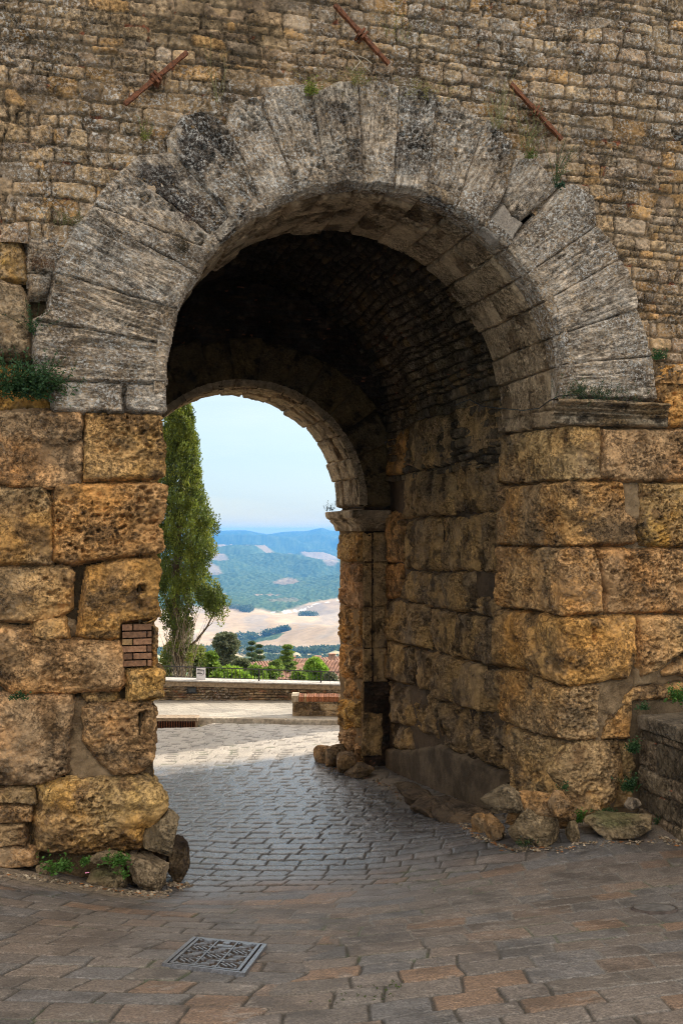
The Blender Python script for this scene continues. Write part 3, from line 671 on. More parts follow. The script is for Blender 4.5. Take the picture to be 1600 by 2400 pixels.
# vault and upper side of the chamber in small stones: a = arc from the right wall's top, b = v
VR = (WU-.5)/2; VCU = (WU+.5)/2; VZ = 1.75
def S_vault(s, b, h):
    st = VZ-0.9                                       # vertical part starts here
    L1 = VZ-st; t = np.clip((s-L1)/VR, 0, math.pi)
    u = VCU+np.cos(t)*(VR-h); z = np.where(s < L1, st+s, VZ+np.sin(t)*(VR-h)); z = np.where(s > L1+math.pi*VR, VZ-(s-L1-math.pi*VR), z)
    return np.stack([u, b, z], -1)
Ltot = .9+math.pi*VR+5.2
s_ = axis(0, Ltot, 0, 5.2, .016, .12); b_ = np.arange(PV-.35, BV+.05, .016)
A, B = np.meshgrid(b_, s_)
h, sd, i1, i2, i3 = rubble(A, B, 23, ch=.13, cw=(.13, .28), joint=.008, depth=.05, amin=9, amax=18, bmin=-1, bmax=16, wob=.06)
h = h + .05*fbm(A*1.2, B*1.2, 0, 8, 3)
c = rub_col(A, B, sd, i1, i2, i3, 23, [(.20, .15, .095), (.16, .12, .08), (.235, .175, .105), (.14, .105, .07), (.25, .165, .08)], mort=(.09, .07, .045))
c[..., 3] = 0; c[..., :3] = c[..., :3]*.75; c[..., :3] = mix(c[..., :3], c[..., :3]*.25, sstep(2.2, 4.0, B-(A-13)*.0))  # vault colour darkened toward the crown to stand for its shade
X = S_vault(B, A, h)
link('vault', mk('vault', X.reshape(-1, 3), grid_faces(*A.shape), c.reshape(-1, 4)), M_PASS, gate, 'barrel vault of small stones, shade painted in toward the crown')
# wall closing the chamber above the far arch, brick
def wall_with_arch(name, V, seed, cu, cz, r, pal, mat, ulo, uhi, zlo, zhi, res, flip=1, ch=.065, cw=(.13, .28), bu=None):
    A, B = np.meshgrid(np.arange(ulo, uhi, res), np.arange(zlo, zhi, res))
    h, sd, i1, i2, i3 = rubble(A, B, seed, ch=ch, cw=cw, joint=.004, depth=.012, wob=.02)
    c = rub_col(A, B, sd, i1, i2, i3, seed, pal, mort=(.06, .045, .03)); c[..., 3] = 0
    rad = np.hypot(A-cu, B-cz)
    keep = ~(((rad < r) & (B > cz)) | ((np.abs(A-cu) < r) & (B <= cz)))
    X = np.stack([A, V-h*flip, B], -1)
    X, f, c = compact(X.reshape(-1, 3), grid_faces(*A.shape, keep), c.reshape(-1, 4))
    return link(name, mk(name, X, f, c), mat, gate)
wall_with_arch('back_wall', BV+.03, 41, BU, BZ, BR+.06, [(.055, .032, .02), (.04, .028, .02), (.065, .038, .022)], M_PASS, .35, WU+.2, -4.4, 4.4, .02)  # brick palette taken near black to hold the chamber's shade
# far arch: voussoirs with a raised rim, soffit of small slabs
rs = np.random.RandomState(14)
nv = 15; SB = surf_soffit(BU, BZ, BR)
def S_ring(a, b, h):                      # face of the ring looking into the chamber: a = angle, b = radius
    return np.stack([BU-np.cos(a)*b, BV-.02-h, BZ+np.sin(a)*b], -1)
def S_ringm(a, b, h):
    t = a/BR
    return S_ring(t, b, h)
edges = np.linspace(0, math.pi, nv+1)+np.concatenate([[0], rs.uniform(-.03, .03, nv-1), [0]])
for k in range(nv):
    a0, a1 = edges[k]*BR+.006, edges[k+1]*BR-.006; w = .78+rs.uniform(-.05, .08)
    f1_ = patch([(a0, BR+.005), (a0, BR+w), (a1, BR+w), (a1, BR+.005)], S_ringm, res=.022, h0=.03, rim=.02, drop=.04, lump=.015, pit=.01, seed=1500+k, col=col_pass_shade, g=.2)
    f2_ = patch([(a0, BV-.06), (a0, BV+.10), (a1, BV+.10), (a1, BV-.06)], SB, res=.014, h0=.02, rim=.015, drop=.06, lump=.01, pit=.006, seed=1600+k, col=col_tan, g=.3, wob=.006)
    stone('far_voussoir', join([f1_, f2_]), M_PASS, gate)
    vs = [BV+.14, BV+.14+rs.uniform(.35, .6), BV+.14+rs.uniform(.85, 1.1), BV2-rs.uniform(-.12, .1)]
    ps_ = []
    for j in range(3):
        ps_.append(patch([(a0, vs[j]+.01), (a0, vs[j+1]-.01), (a1, vs[j+1]-.01), (a1, vs[j]+.01)], SB, res=.02, h0=-.03+rs.uniform(-.03, .03), rim=.03, drop=.06, lump=.02, pit=.008, seed=1700+k*4+j, col=col_tan, g=.35, wob=.02))
    stone('far_soffit_stone', join(ps_), M_PASS, gate)
bed('soffit_core', [(-.05, BV), (-.05, BV2-.1), (math.pi*BR+.05, BV2-.1), (math.pi*BR+.05, BV)], SB, -0.12, 19, res=.05, colr=(.09, .06, .035))
# far pier on the right
Bc = surf_corner(BUR, BV, .05, 1)
BST = [[(794, 1250), (843, 1245), (843, 1318), (807, 1316), (792, 1312), (790, 1280)], [(800, 1322), (843, 1320), (843, 1425), (803, 1417), (792, 1362), (792, 1340)],
       [(791, 1417), (843, 1428), (843, 1520), (799, 1508), (788, 1486), (790, 1430)], [(794, 1510), (843, 1524), (843, 1590), (799, 1588), (793, 1570)],
       [(806, 1590), (840, 1593), (838, 1640), (798, 1640), (802, 1610)], [(797, 1642), (837, 1642), (835, 1700), (800, 1712), (792, 1700)], [(797, 1712), (835, 1704), (838, 1800), (802, 1800)]]
for i, pts in enumerate(BST):
    P = px_corner(pts, BUR, BV, .05, 1)
    stone('stone_block', patch(P, Bc, seed=1900+i*5, res=.014, h0=[.0, .03, -.03, .02, -.05, .05, .0][i], lump=.06, ero=.05, drop=.13, wob=.04, pit=.024, ps=22, rim=.08, g=.1, o=.7), M_TUFA, gate)
q0 = px_corner([(846, 1245), (895, 1245)], BUR, BV, .05, 1)
zs = [float(on_v(860, y, BV)[1]) for y in (1248, 1318, 1423, 1520, 1600)]
for i in range(4):
    for (ax0, ax1, hh) in ((.0, .165, .0), (.19, .45, .035)):
        stone('stone_block', patch([(ax0, zs[i+1]+.006), (ax0, zs[i]-.006), (ax1, zs[i]-.006), (ax1, zs[i+1]+.006)], Bc, seed=1960+i*5, res=.016, h0=hh, lump=.012, pit=.01, rim=.03, col=col_pass, g=.3, wob=.006), M_PASS, gate)
for i, (x0, x1, y0, y1, hh) in enumerate([(842, 895, 1604, 1668, -.16), (848, 896, 1670, 1772, .02), (845, 900, 1775, 1830, -.1)]):
    P = px_corner([(x0, y0), (x1, y0+4), (x1, y1), (x0, y1)], BUR, BV, .05, 1)
    stone('stone_block', patch(P, Bc, seed=1990+i*5, res=.016, h0=hh, lump=.05, pit=.02, rim=.06, col=col_pass, g=.2), M_PASS, gate)
bed('mortar_core', [(-1.68, -4.6), (-1.68, .4), (.5, .4), (.5, -4.6)], Bc, -.07, 33, res=.03, colr=(.20, .12, .05))
# far impost: moulded block over the pier, projecting over the jamb and the face
zt = float(on_v(846, 1196, BV)[1]); zb = float(on_v(846, 1245, BV)[1])
def moulding(name, path, zb, zt, prof, mat, colf, seed, label=None):
    """path: plan polyline [(u,v)], outward normal to its left... offsets by profile"""
    path = [Vector((p[0], p[1])) for p in path]; n = len(path); nor = []
    for i in range(n):
        d = (path[min(i+1, n-1)]-path[max(i-1, 0)])
        if 0 < i < n-1:
            d1 = (path[i]-path[i-1]).normalized(); d2 = (path[i+1]-path[i]).normalized()
            n1 = Vector((d1.y, -d1.x)); n2 = Vector((d2.y, -d2.x)); m_ = n1+n2; m_ = m_/m_.length_squared*2 if m_.length > 0 else n1
            nor.append(m_)
        else:
            d = d.normalized(); nor.append(Vector((d.y, -d.x)))
    pts = []; cols = []
    # resample
    PP = []; NN = []
    for i in range(n-1):
        L = (path[i+1]-path[i]).length; k = max(2, int(L/.02))
        for j in range(k):
            t = j/k; PP.append(path[i].lerp(path[i+1], t)); NN.append(nor[i].lerp(nor[i+1], t))
    PP.append(path[-1]); NN.append(nor[-1])
    PP = np.array([tuple(p) for p in PP]); NN = np.array([tuple(p) for p in NN])
    T = np.linspace(0, 1, 30); o_ = np.interp(T, [p[0] for p in prof], [p[1] for p in prof])
    s = np.concatenate([[0], np.cumsum(np.linalg.norm(np.diff(PP, axis=0), axis=1))])
    Sg, Tg = np.meshgrid(s, T)
    off = o_[:, None]*np.ones_like(Sg) - .02*np.clip(fbm(Sg*9, Tg*6, 0, seed, 4), 0, 1) - .03*sstep(.2, .5, fbm(Sg*3, Tg*2, 0, seed+4, 3))
    U = PP[:, 0][None]+NN[:, 0][None]*off; Vv = PP[:, 1][None]+NN[:, 1][None]*off; Z = zb+(zt-zb)*Tg
    X = np.stack([U, Vv, Z], -1)
    top = X[-1:].copy(); top[..., 0] = (PP[:, 0]-NN[:, 0]*.25)[None]; top[..., 1] = (PP[:, 1]-NN[:, 1]*.25)[None]
    bot = X[:1].copy(); bot[..., 0] = (PP[:, 0]-NN[:, 0]*.2)[None]; bot[..., 1] = (PP[:, 1]-NN[:, 1]*.2)[None]
    X = np.concatenate([bot, X, top], 0)
    c = colf(X[..., 0]+X[..., 1], X[..., 2], seed, 0, 0)
    return link(name, mk(name, X.reshape(-1, 3), grid_faces(X.shape[0], X.shape[1]), c.reshape(-1, 4)), mat, gate, label)
moulding('impost_cornice', [(BUR, BV2-.05), (BUR, BV), (WU+.05, BV)], zb, zt, [(0, .01), (.1, .03), (.32, .06), (.5, .14), (.55, .12), (.62, .17), (.66, .20), (.96, .22), (1, .2)][::1], M_PASS, lambda a, b, s, h, sd: col_tan(a, b, s, h, sd, .3, .3), 61, 'worn moulded cornice on the far pier')
# open-jointed stones between the far cornice and the arch's springing: already the first far voussoir
# outer walls, top, and the hidden left side: they shut the light out
def slab(name, quads, col, label=None):
    b = MB()
    for lo, hi in quads: b.box(lo, hi, col)
    return b.build(name, M_MORT, gate, label=label)
slab('wall_core', [((-6.5, V0+.45, 4.75), (34, BV2-.2, 9.5)), ((-6.5, V0+.45, -6), (.42, BV2-.2, 4.7)), ((WU+.2, V0+.45, -6), (34, BV2-.2, 4.7))], (.25, .19, .12))
slab('pier_core', [((UR+.25, V0+.25, -5), (WU+.3, PV-.12, 1.4)), ((-.6, V0+.25, -5), (UL-.16, PV-.1, 1.4)), ((BUR+.16, BV+.12, -6), (WU+.4, BV2-.25, .4)), ((.3, BV+.1, -6), (BU-BR-.02, BV2-.1, .5))], (.22, .15, .09))
wall_with_arch('outer_wall', BV2-.12, 43, BU, BZ, BR+.10, PAL_TOP, M_RUB, -6.5, 34, -6, 9.5, .09, flip=-1, ch=.2, cw=(.2, .5))
# ---- iron anchor bars
M_RUST = plain('rusty_iron', (.15, .055, .024), rough=.75, noise=.45, scale=35, bump=.6, bdist=.004)
def bar(p0, p1, k, lab):
    a = on_v(*p0); b = on_v(*p1); c_ = on_v(*k)
    a = Vector((float(a[0]), 0, float(a[1]))); b = Vector((float(b[0]), 0, float(b[1]))); c_ = Vector((float(c_[0]), 0, float(c_[1])))
    d = (b-a).normalized(); n = Vector((-d.z, 0, d.x))
    L = (b-a).length; M0 = Matrix(((d.x, 0, n.x, a.x), (d.y, 1, n.y, V0-.075), (d.z, 0, n.z, a.z), (0, 0, 0, 1)))
    m = MB(); segs = 10
    for i in range(segs):
        w = .019+.003*math.sin(i*2.1)
        m.box((L*i/segs, -.02, -w), (L*(i+1)/segs+.002, .022, w), M=M0)
    o = m.build('anchor_bar', M_RUST, gate, label=lab)
    kk = MB(); t = (c_-a).dot(d)
    kk.box((t-.032, -.045, -.055), (t-.008, .09, .050), M=M0); kk.box((t+.010, -.040, -.045), (t+.030, .09, .052), M=M0); kk.box((t-.055, -.034, -.014), (t+.06, -.019, .014), M=M0)
    ok = kk.build('wedge_key', M_RUST, None); ok.data.transform(Matrix.Translation(-Vector(gate.location))); ok.parent = o
bar((292, 252), (436, 132), (362, 188), 'rusty anchor bar rising to the right, left of the arch')
bar((779, 20), (905, 158), (845, 88), 'rusty anchor bar slanting down above the crown of the arch')
bar((1188, 203), (1307, 333), (1249, 268), 'rusty anchor bar slanting down over the right of the arch')
# ================================================================== GROUND
def G_setup():
    P = []
    def px(x, y, V, z=None):
        u, zz = on_v(x, y, V); P.append((float(u), V, float(zz) if z is None else z))
    px(0, 2030, V0); px(200, 2066, V0); px(395, 2088, V0); px(640, 2066, V0); px(900, 2035, V0)
    P.append((4.9, V0-.1, -3.08)); P.append((4.6, 8.8, -3.12)); P.append((5.9, V0-.2, -3.07)); P.append((6.0, 8.7, -3.13)); P.append((7.5, V0, -3.05)); P.append((4.9, 10.6, -3.4))
    P.append((-2.5, V0, -2.95)); P.append((-5, V0, -2.9))
    for d in (2.0, 3.5, 5.0, 6.6):
        for l in (-4.5, -1.5, 1.5, 4.5):
            z = -1.45-.2*d+(.03*max(l, 0))
            P.append((SN*d+CS*l, CS*d-SN*l, z))
    P += [(WU, 11.66, -3.62), (WU, 13.5, -3.85), (WU, 16.1, -4.10), (2.9, 13, -3.80), (.9, 13, -3.78), (2.9, 16.4, -4.12), (.9, 16.4, -4.1), (2.9, 18, -4.2), (4.9, 18, -4.15), (2, 20.5, -4.38), (6, 20.5, -4.36), (-1, 20.5, -4.42)]
    for D, z in ((24.0, -4.74), (28.5, -5.02), (34, -5.35)):
        for l in (-12, -6, 0, 6): P.append((SN*D+CS*l, CS*D-SN*l, z))
    P = np.array(P); return P
GP = G_setup()
def _tps():
    X = GP[:, :2]; n = len(X)
    d = np.linalg.norm(X[:, None]-X[None], axis=2); K = np.where(d > 0, d*d*np.log(d+1e-12), 0)+np.eye(n)*.02
    A = np.zeros((n+3, n+3)); A[:n, :n] = K; A[:n, n] = 1; A[:n, n+1:] = X; A[n, :n] = 1; A[n+1:, :n] = X.T
    b = np.zeros(n+3); b[:n] = GP[:, 2]; return np.linalg.solve(A, b)
GW = _tps()
def G(u, v):
    u = np.asarray(u, float); v = np.asarray(v, float); r = GW[-3]+GW[-2]*u+GW[-1]*v
    for i in range(len(GP)):
        d2 = (u-GP[i, 0])**2+(v-GP[i, 1])**2; r = r+GW[i]*.5*d2*np.log(d2+1e-12)
    return r
_gu = np.linspace(-45, 60, 500); _gv = np.linspace(-20, 60, 400)
_GT = G(*np.meshgrid(_gu, _gv)); _gf = G
def Gt(u, v):
    u = np.asarray(u, float); v = np.asarray(v, float)
    a = np.clip((u-_gu[0])/(_gu[1]-_gu[0]), 0, 498.999); b = np.clip((v-_gv[0])/(_gv[1]-_gv[0]), 0, 398.999)
    i = a.astype(int); j = b.astype(int); a = a-i; b = b-j
    return _GT[j, i]*(1-a)*(1-b)+_GT[j, i+1]*a*(1-b)+_GT[j+1, i]*(1-a)*b+_GT[j+1, i+1]*a*b
def G(u, v): return _gf(u, v) if np.size(u) < 50 else Gt(u, v)
def on_ground(x, y):
    a, b, c = [float(k) for k in ray(x, y)]; ks = np.geomspace(2/F, 60/F, 400)
    hit = c*ks < Gt(a*ks, b*ks); i = int(np.argmax(hit)) if hit.any() else 399
    lo, hi = ks[max(i-1, 0)], ks[i]
    for _ in range(2):
        ks = np.linspace(lo, hi, 30); hit = c*ks < Gt(a*ks, b*ks); i = int(np.argmax(hit)) if hit.any() else 29; lo, hi = ks[max(i-1, 0)], ks[i]
    return np.array([a*hi, b*hi, c*hi])
def pavers(a, b, seed, rh, cw, joint, amin, amax, bmin, bmax, wob=.03, jrow=0.0):
    rnd = np.random.RandomState(seed); rows = [bmin]
    while rows[-1] < bmax: rows.append(rows[-1]+rh*rnd.uniform(.8, 1.2))
    rows = np.array(rows)
    bb = b+wob*fbm(a*.7, b*.7, 0, seed, 2)*1.5+.008*fbm(a*7, b*7, 0, seed+1, 2)
    aa = a+.010*fbm(a*7, b*7, 3, seed+2, 2)
    ri = np.clip(np.searchsorted(rows, bb)-1, 0, len(rows)-2)
    db = bb-rows[ri]; dt = rows[ri+1]-bb; dl = np.zeros_like(a); dr = np.zeros_like(a); cid = np.zeros_like(a)
    for r in np.unique(ri):
        m = ri == r; js = [amin-rnd.uniform(0, .5)]
        while js[-1] < amax: js.append(js[-1]+rnd.uniform(*cw))
        js = np.array(js); sk = (bb[m]-rows[r])*rnd.uniform(-.16, .10)
        k = np.clip(np.searchsorted(js, aa[m]+sk)-1, 0, len(js)-2); dl[m] = aa[m]+sk-js[k]; dr[m] = js[k+1]-aa[m]-sk; cid[m] = r*991+k
    dx = np.minimum(dl, dr); dy = np.minimum(db, dt)-jrow; rr = .02
    sd = np.where((dx < rr) & (dy < rr), rr-np.hypot(rr-dx, rr-dy), np.minimum(dx, dy))
    i1 = _h(cid, cid*0+3, cid*0, seed+40); i2 = _h(cid, cid*0+5, cid*0, seed+41); i3 = _h(cid, cid*0+7, cid*0, seed+42); i4 = _h(cid, cid*0+9, cid*0, seed+43)
    sd = sd-joint*(.35+1.1*i3*i4)+.003*fbm(a*30, b*30, 0, seed+3, 2)
    return sd, i1, i2, i3, (dl-dr), (db-dt)
# polar-ish tessellation, finer near the eye
ang = np.linspace(-.56, .56, 1050)
ang = np.concatenate([np.linspace(-1.35, -.56, 60, endpoint=False), ang, np.linspace(.56, 1.35, 61)[1:]])
dd_ = [2.2]
while dd_[-1] < 25.2: dd_.append(dd_[-1]+max(.006, dd_[-1]**2*.00032))
dd_ = np.array(dd_)
TA, DD = np.meshgrid(np.tan(ang*1.0), dd_)
Lt = TA*DD
U = SN*DD+CS*Lt; V = CS*DD-SN*Lt
Z0 = G(U, V)
za_ = pavers(U-.26*V, V-.06*U, 61, .27, (.28, .56), .006, -50, 60, -60, 60)
a3 = R_(-15.6-7); A3 = U*math.cos(a3)+V*math.sin(a3); B3 = -U*math.sin(a3)+V*math.cos(a3)
zc_ = pavers(A3, B3, 67, .27, (.30, .52), .007, -60, 60, -60, 60)
zoneC = (Lt < -.42+.22*(DD-5)+.06*np.sin(DD*9)) & (DD < 8.9)
za_ = tuple(np.where(zoneC, q2, q1) for q1, q2 in zip(za_, zc_))
an = R_(-27); A2 = U*math.cos(an)+V*math.sin(an); B2 = -U*math.sin(an)+V*math.cos(an)
zb_ = pavers(A2, B2, 71, .26, (.28, .50), .005, -70, 80, -70, 80, jrow=.009)
zone = (V > 8.75+.25*np.sin(U*1.3)) & (U < 6.2)
sel = lambda i: np.where(zone, zb_[i], za_[i])
sd, i1, i2, i3, dxx, dyy = [sel(i) for i in range(6)]
rough_z = np.where(zone, .62, .5)
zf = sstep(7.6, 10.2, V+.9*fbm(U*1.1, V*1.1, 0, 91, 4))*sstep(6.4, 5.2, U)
mortared = sstep(-.15, .15, fbm(U*.35+5, V*.35, 0, 3, 2)+.25*(U-2.5)*(~zone))*(~zone)      # right foreground is grouted flush
g = 1-sstep(0, .012, sd)
h = -(.012-.007*mortared)*g + (i1-.5)*.010*rough_z*(1-.4*mortared) + (dxx*(i2-.5)+dyy*(i3-.5))*.022*rough_z + .004*fbm(U*6, V*6, 0, 7, 4, .6)*(1+rough_z) - .004*np.clip(fbm(U*24, V*24, 0, 9, 3)-.1, 0, 1)
# dirt apron at the foot of the gate
apron = sstep(.5, .05, np.minimum(np.abs(V-(V0-.25))+np.where((U > UL) & (U < UR), 3, 0), np.abs(U-WU+.4)+np.where((V < 10.6) | (V > 16.5), 3, 0))+.25*fbm(U*2, V*2, 0, 19, 4))
pal = 1.02*np.array([(.145, .112, .088), (.155, .118, .090), (.135, .110, .092), (.165, .112, .076), (.125, .112, .102), (.150, .122, .100), (.112, .107, .106), (.145, .118, .094), (.13, .108, .09), (.15, .115, .088), (.205, .118, .062), (.118, .11, .104)])
k = np.minimum((i2*len(pal)).astype(int), len(pal)-1); c = pal[k]*(.82+.36*i3)[..., None]
c = mix(c, np.array((.100, .110, .130))*(.62+.76*i1)[..., None], zf*.85)  # passage paving tinted blue: the sky's sheen is put into the colour
c = mix(c, np.array((.12, .113, .108)), .35*(1-apron)*(1-zf))
c = mix(c, c*.62, sstep(-.05, .4, fbm(U*3.5, V*3.5, 0, 27, 5, .6)))
c = mix(c, np.array((.23, .205, .18)), .55*sstep(.12, .45, fbm(U*9, V*14, 0, 28, 5, .65))*(i1 > .35))
c = mix(c, np.array((.19, .14, .085)), apron*.75)
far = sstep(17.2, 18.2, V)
c = mix(c, np.array((.29, .255, .21))*(.85+.3*i3)[..., None], far*.9)  # outer street lightened: some of its sunlight is painted into the paving
jc = mix(np.array((.035, .030, .022)), np.array((.17, .16, .145)), mortared*.8)
jc = mix(jc, np.array((.035, .06, .015)), (fbm(U*1.5, V*1.5, 0, 31, 4) > .32)*.6*(1-apron))
c = mix(c, jc, g*(.85+0*U))
Z = Z0+h*(1+.3*sstep(9, 12, DD))-.05*0
al = (1-apron)*(1-g)*(zf*.9+.1)*(1-far*.6)
X = np.stack([U, V, Z], -1)
# leave the kerb beyond to its own sheet
kerbD = 24.2
keep = DD < 24.02-.10*Lt-.22*sstep(-4.2, -6.5, Lt)
Z = Z-.15*sstep(-3.15, -3.7, Lt)*sstep(23.2, 24.1, DD)
m, nt, bs = newmat('paving_stone'); Lk = nt.links
colr = N(nt, 'ShaderNodeAttribute', attribute_name='Col'); pos = N(nt, 'ShaderNodeTexCoord').outputs['Object']
n1 = N(nt, 'ShaderNodeTexNoise', i_Scale=75, i_Detail=5, i_Roughness=.7); Lk.new(pos, n1.inputs['Vector'])
mp = N(nt, 'ShaderNodeMapping'); mp.inputs['Scale'].default_value = (16, 24, 14); Lk.new(pos, mp.inputs[0])
n2 = N(nt, 'ShaderNodeTexNoise', i_Scale=1, i_Detail=6, i_Roughness=.75); Lk.new(mp.outputs[0], n2.inputs['Vector'])
c1 = mixc(nt, colr.outputs[0], ramp(nt, n1.outputs[0], [(.39, .5), (.61, 1.5)]), 1.0, 'MULTIPLY')
c1 = mixc(nt, c1, ramp(nt, n2.outputs[0], [(.38, .7), (.56, 1.1), (.64, 1.7)]), .6, 'MULTIPLY')
Lk.new(c1, bs.inputs['Base Color'])
rr_ = N(nt, 'ShaderNodeMapRange'); rr_.inputs['To Min'].default_value = .66; rr_.inputs['To Max'].default_value = .20; Lk.new(colr.outputs['Alpha'], rr_.inputs[0])
r2 = N(nt, 'ShaderNodeMath', operation='MULTIPLY_ADD'); Lk.new(n2.outputs[0], r2.inputs[0]); r2.inputs[1].default_value = .25; Lk.new(rr_.outputs[0], r2.inputs[2])
r3 = N(nt, 'ShaderNodeMath', operation='SUBTRACT'); Lk.new(r2.outputs[0], r3.inputs[0]); r3.inputs[1].default_value = .10
Lk.new(r3.outputs[0], bs.inputs['Roughness']); bs.inputs['Specular IOR Level'].default_value = .75
ad = N(nt, 'ShaderNodeMath', operation='MULTIPLY_ADD'); Lk.new(n2.outputs[0], ad.inputs[0]); ad.inputs[1].default_value = 1.2; Lk.new(n1.outputs[0], ad.inputs[2])
bp = N(nt, 'ShaderNodeBump'); bp.inputs['Strength'].default_value = .7; bp.inputs['Distance'].default_value = .006
Lk.new(ad.outputs[0], bp.inputs['Height']); Lk.new(bp.outputs[0], bs.inputs['Normal'])
M_PAVE = m
cc = np.concatenate([c, al[..., None]], -1)
# manhole pit
mhc = np.array([on_ground(x, y) for x, y in ((455, 2201), (624, 2220), (576, 2288), (377, 2266))])
MC = mhc.mean(0)
ex = Vector(mhc[1]-mhc[0]+mhc[2]-mhc[3]).normalized(); ey = Vector(mhc[0]-mhc[3]+mhc[1]-mhc[2]).normalized(); nz = ex.cross(ey).normalized(); print('MANHOLE angle', math.degrees(ex.angle(ey)))
mw = (np.linalg.norm(mhc[1]-mhc[0])+np.linalg.norm(mhc[2]-mhc[3]))/4; ml = (np.linalg.norm(mhc[0]-mhc[3])+np.linalg.norm(mhc[1]-mhc[2]))/4
print('MANHOLE half sizes', mw, ml, MC)
du = (U-MC[0]); dv = (V-MC[1]); _dt = ex.x*ey.y-ex.y*ey.x; pa = (du*ey.y-dv*ey.x)/_dt; pb = (ex.x*dv-ex.y*du)/_dt
inm = (np.abs(pa) < mw*.97) & (np.abs(pb) < ml*.97)
Z_ = np.where(inm, Z0-.07, Z); near = (np.abs(pa) < mw*1.15) & (np.abs(pb) < ml*1.15) & ~inm
X[..., 2] = Z_
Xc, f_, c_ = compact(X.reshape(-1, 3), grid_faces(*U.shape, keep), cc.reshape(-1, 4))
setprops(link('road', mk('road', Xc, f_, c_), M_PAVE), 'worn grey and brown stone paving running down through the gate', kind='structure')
# ---- raised pavement and kerb in front of the parapet
def camw(D, l, z): return np.array([SN*D+CS*l, CS*D-SN*l, z])
ls_ = np.linspace(-14, 9, 500)
def kerb_line(l): return 24.0-.10*l+.02*l*0-.22*sstep(-4.2, -6.5, l)
rowsD = [(-.03, -.06), (0, .015), (.02, .10), (.05, .115), (.28, .12), (.30, .108), (.31, .12)]
L_, K_ = np.meshgrid(ls_, range(len(rowsD)))
Dk = kerb_line(L_)+np.array([r[0] for r in rowsD])[:, None]+.01*fbm(L_*2, K_*1.0, 0, 4, 2)
Uk = SN*Dk+CS*L_; Vk = CS*Dk-SN*L_; Zk = G(Uk, Vk)+np.array([r[1] for r in rowsD])[:, None]-.015*(np.abs((L_*1.1) % 1-.5) < .02)
ck = mix(np.array((.34, .30, .24)), np.array((.22, .19, .15)), sstep(-.2, .3, fbm(L_*2, K_*.5, 0, 5, 4)))
M_KERB = plain('kerb_stone', (1, 1, 1), vcol=True, noise=.3, scale=14, bump=.3, bdist=.01)
setprops(link('kerb', mk('kerb', np.stack([Uk, Vk, Zk], -1).reshape(-1, 3), grid_faces(*L_.shape), np.concatenate([ck, np.ones(L_.shape+(1,))], -1).reshape(-1, 4)), M_KERB), 'pale stone kerb beyond the gate', kind='structure')
L_, T_ = np.meshgrid(np.linspace(-14, 9, 620), np.linspace(0, 1, 90))
Dk = kerb_line(L_)+.30+T_*(5.4)
Uk = SN*Dk+CS*L_; Vk = CS*Dk-SN*L_
ps = pavers(Uk*1+.35*Vk, Vk-.35*Uk, 81, .45, (.45, .8), .008, -60, 60, -60, 60)
Zk = G(Uk, Vk)+.12-.012*(1-sstep(0, .02, ps[0]))
ck = np.array((.27, .245, .205))*(.85+.3*ps[2])[..., None]; ck = mix(ck, ck*.45, (1-sstep(0, .02, ps[0]))); ck = mix(ck, ck*.75, sstep(-.1, .4, fbm(Uk, Vk, 0, 6, 4)))
setprops(link('pavement', mk('pavement', np.stack([Uk, Vk, Zk], -1).reshape(-1, 3), grid_faces(*L_.shape), np.concatenate([ck, .2*np.ones(L_.shape+(1,))], -1).reshape(-1, 4)), M_PAVE), 'pale raised pavement beside the parapet wall', kind='structure')
# ---- manhole
MM = Matrix(((ex.x, ey.x, nz.x, MC[0]), (ex.y, ey.y, nz.y, MC[1]), (ex.z, ey.z, nz.z, MC[2]+.008), (0, 0, 0, 1)))
man = thing('manhole_cover', 'square patterned cast iron manhole cover set in the foreground paving', 'manhole cover', MC)
M_IRON = plain('cast_iron', (.24, .24, .255), rough=.36, metal=.75, noise=.35, scale=60, bump=.35, bdist=.002)
M_IROND = plain('dirty_iron', (.05, .035, .025), rough=.8, noise=.5, scale=80, bump=.5, bdist=.003)
w, l = mw, ml; fr = MB()
for lo, hi in (((-w, -l, -.04), (w, -l+.022, .012)), ((-w, l-.022, -.04), (w, l, .012)), ((-w, -l+.022, -.04), (-w+.03, l-.022, .012)), ((w-.03, -l+.022, -.04), (w, l-.022, .012))): fr.box(lo, hi, M=MM)
fr.build('frame', M_IRON, man)
cw_, cl_ = w-.045, l-.034; pl = MB(); pl.box((-cw_, -cl_, -.03), (cw_, cl_, .004), M=MM); cov = pl.build('cover_plate', M_IROND, man)
rb = MB(); t0 = .014
def rbx(x0, y0, x1, y1, h=t0): rb.box((x0, y0, .002), (x1, y1, h), M=MM)
rim_ = .022
rbx(-cw_, -cl_, cw_, -cl_+rim_); rbx(-cw_, cl_-rim_, cw_, cl_); rbx(-cw_, -cl_+rim_, -cw_+rim_, cl_-rim_); rbx(cw_-rim_, -cl_+rim_, cw_, cl_-rim_)
gx = (2*cw_-2*rim_)/3; gy = (2*cl_-2*rim_)/4
for i in (1, 2): rbx(-cw_+rim_+gx*i-.006, -cl_+rim_, -cw_+rim_+gx*i+.006, cl_-rim_)
for j in (1, 2, 3): rbx(-cw_+rim_, -cl_+rim_+gy*j-.003, cw_-rim_, -cl_+rim_+gy*j+.003, .012)
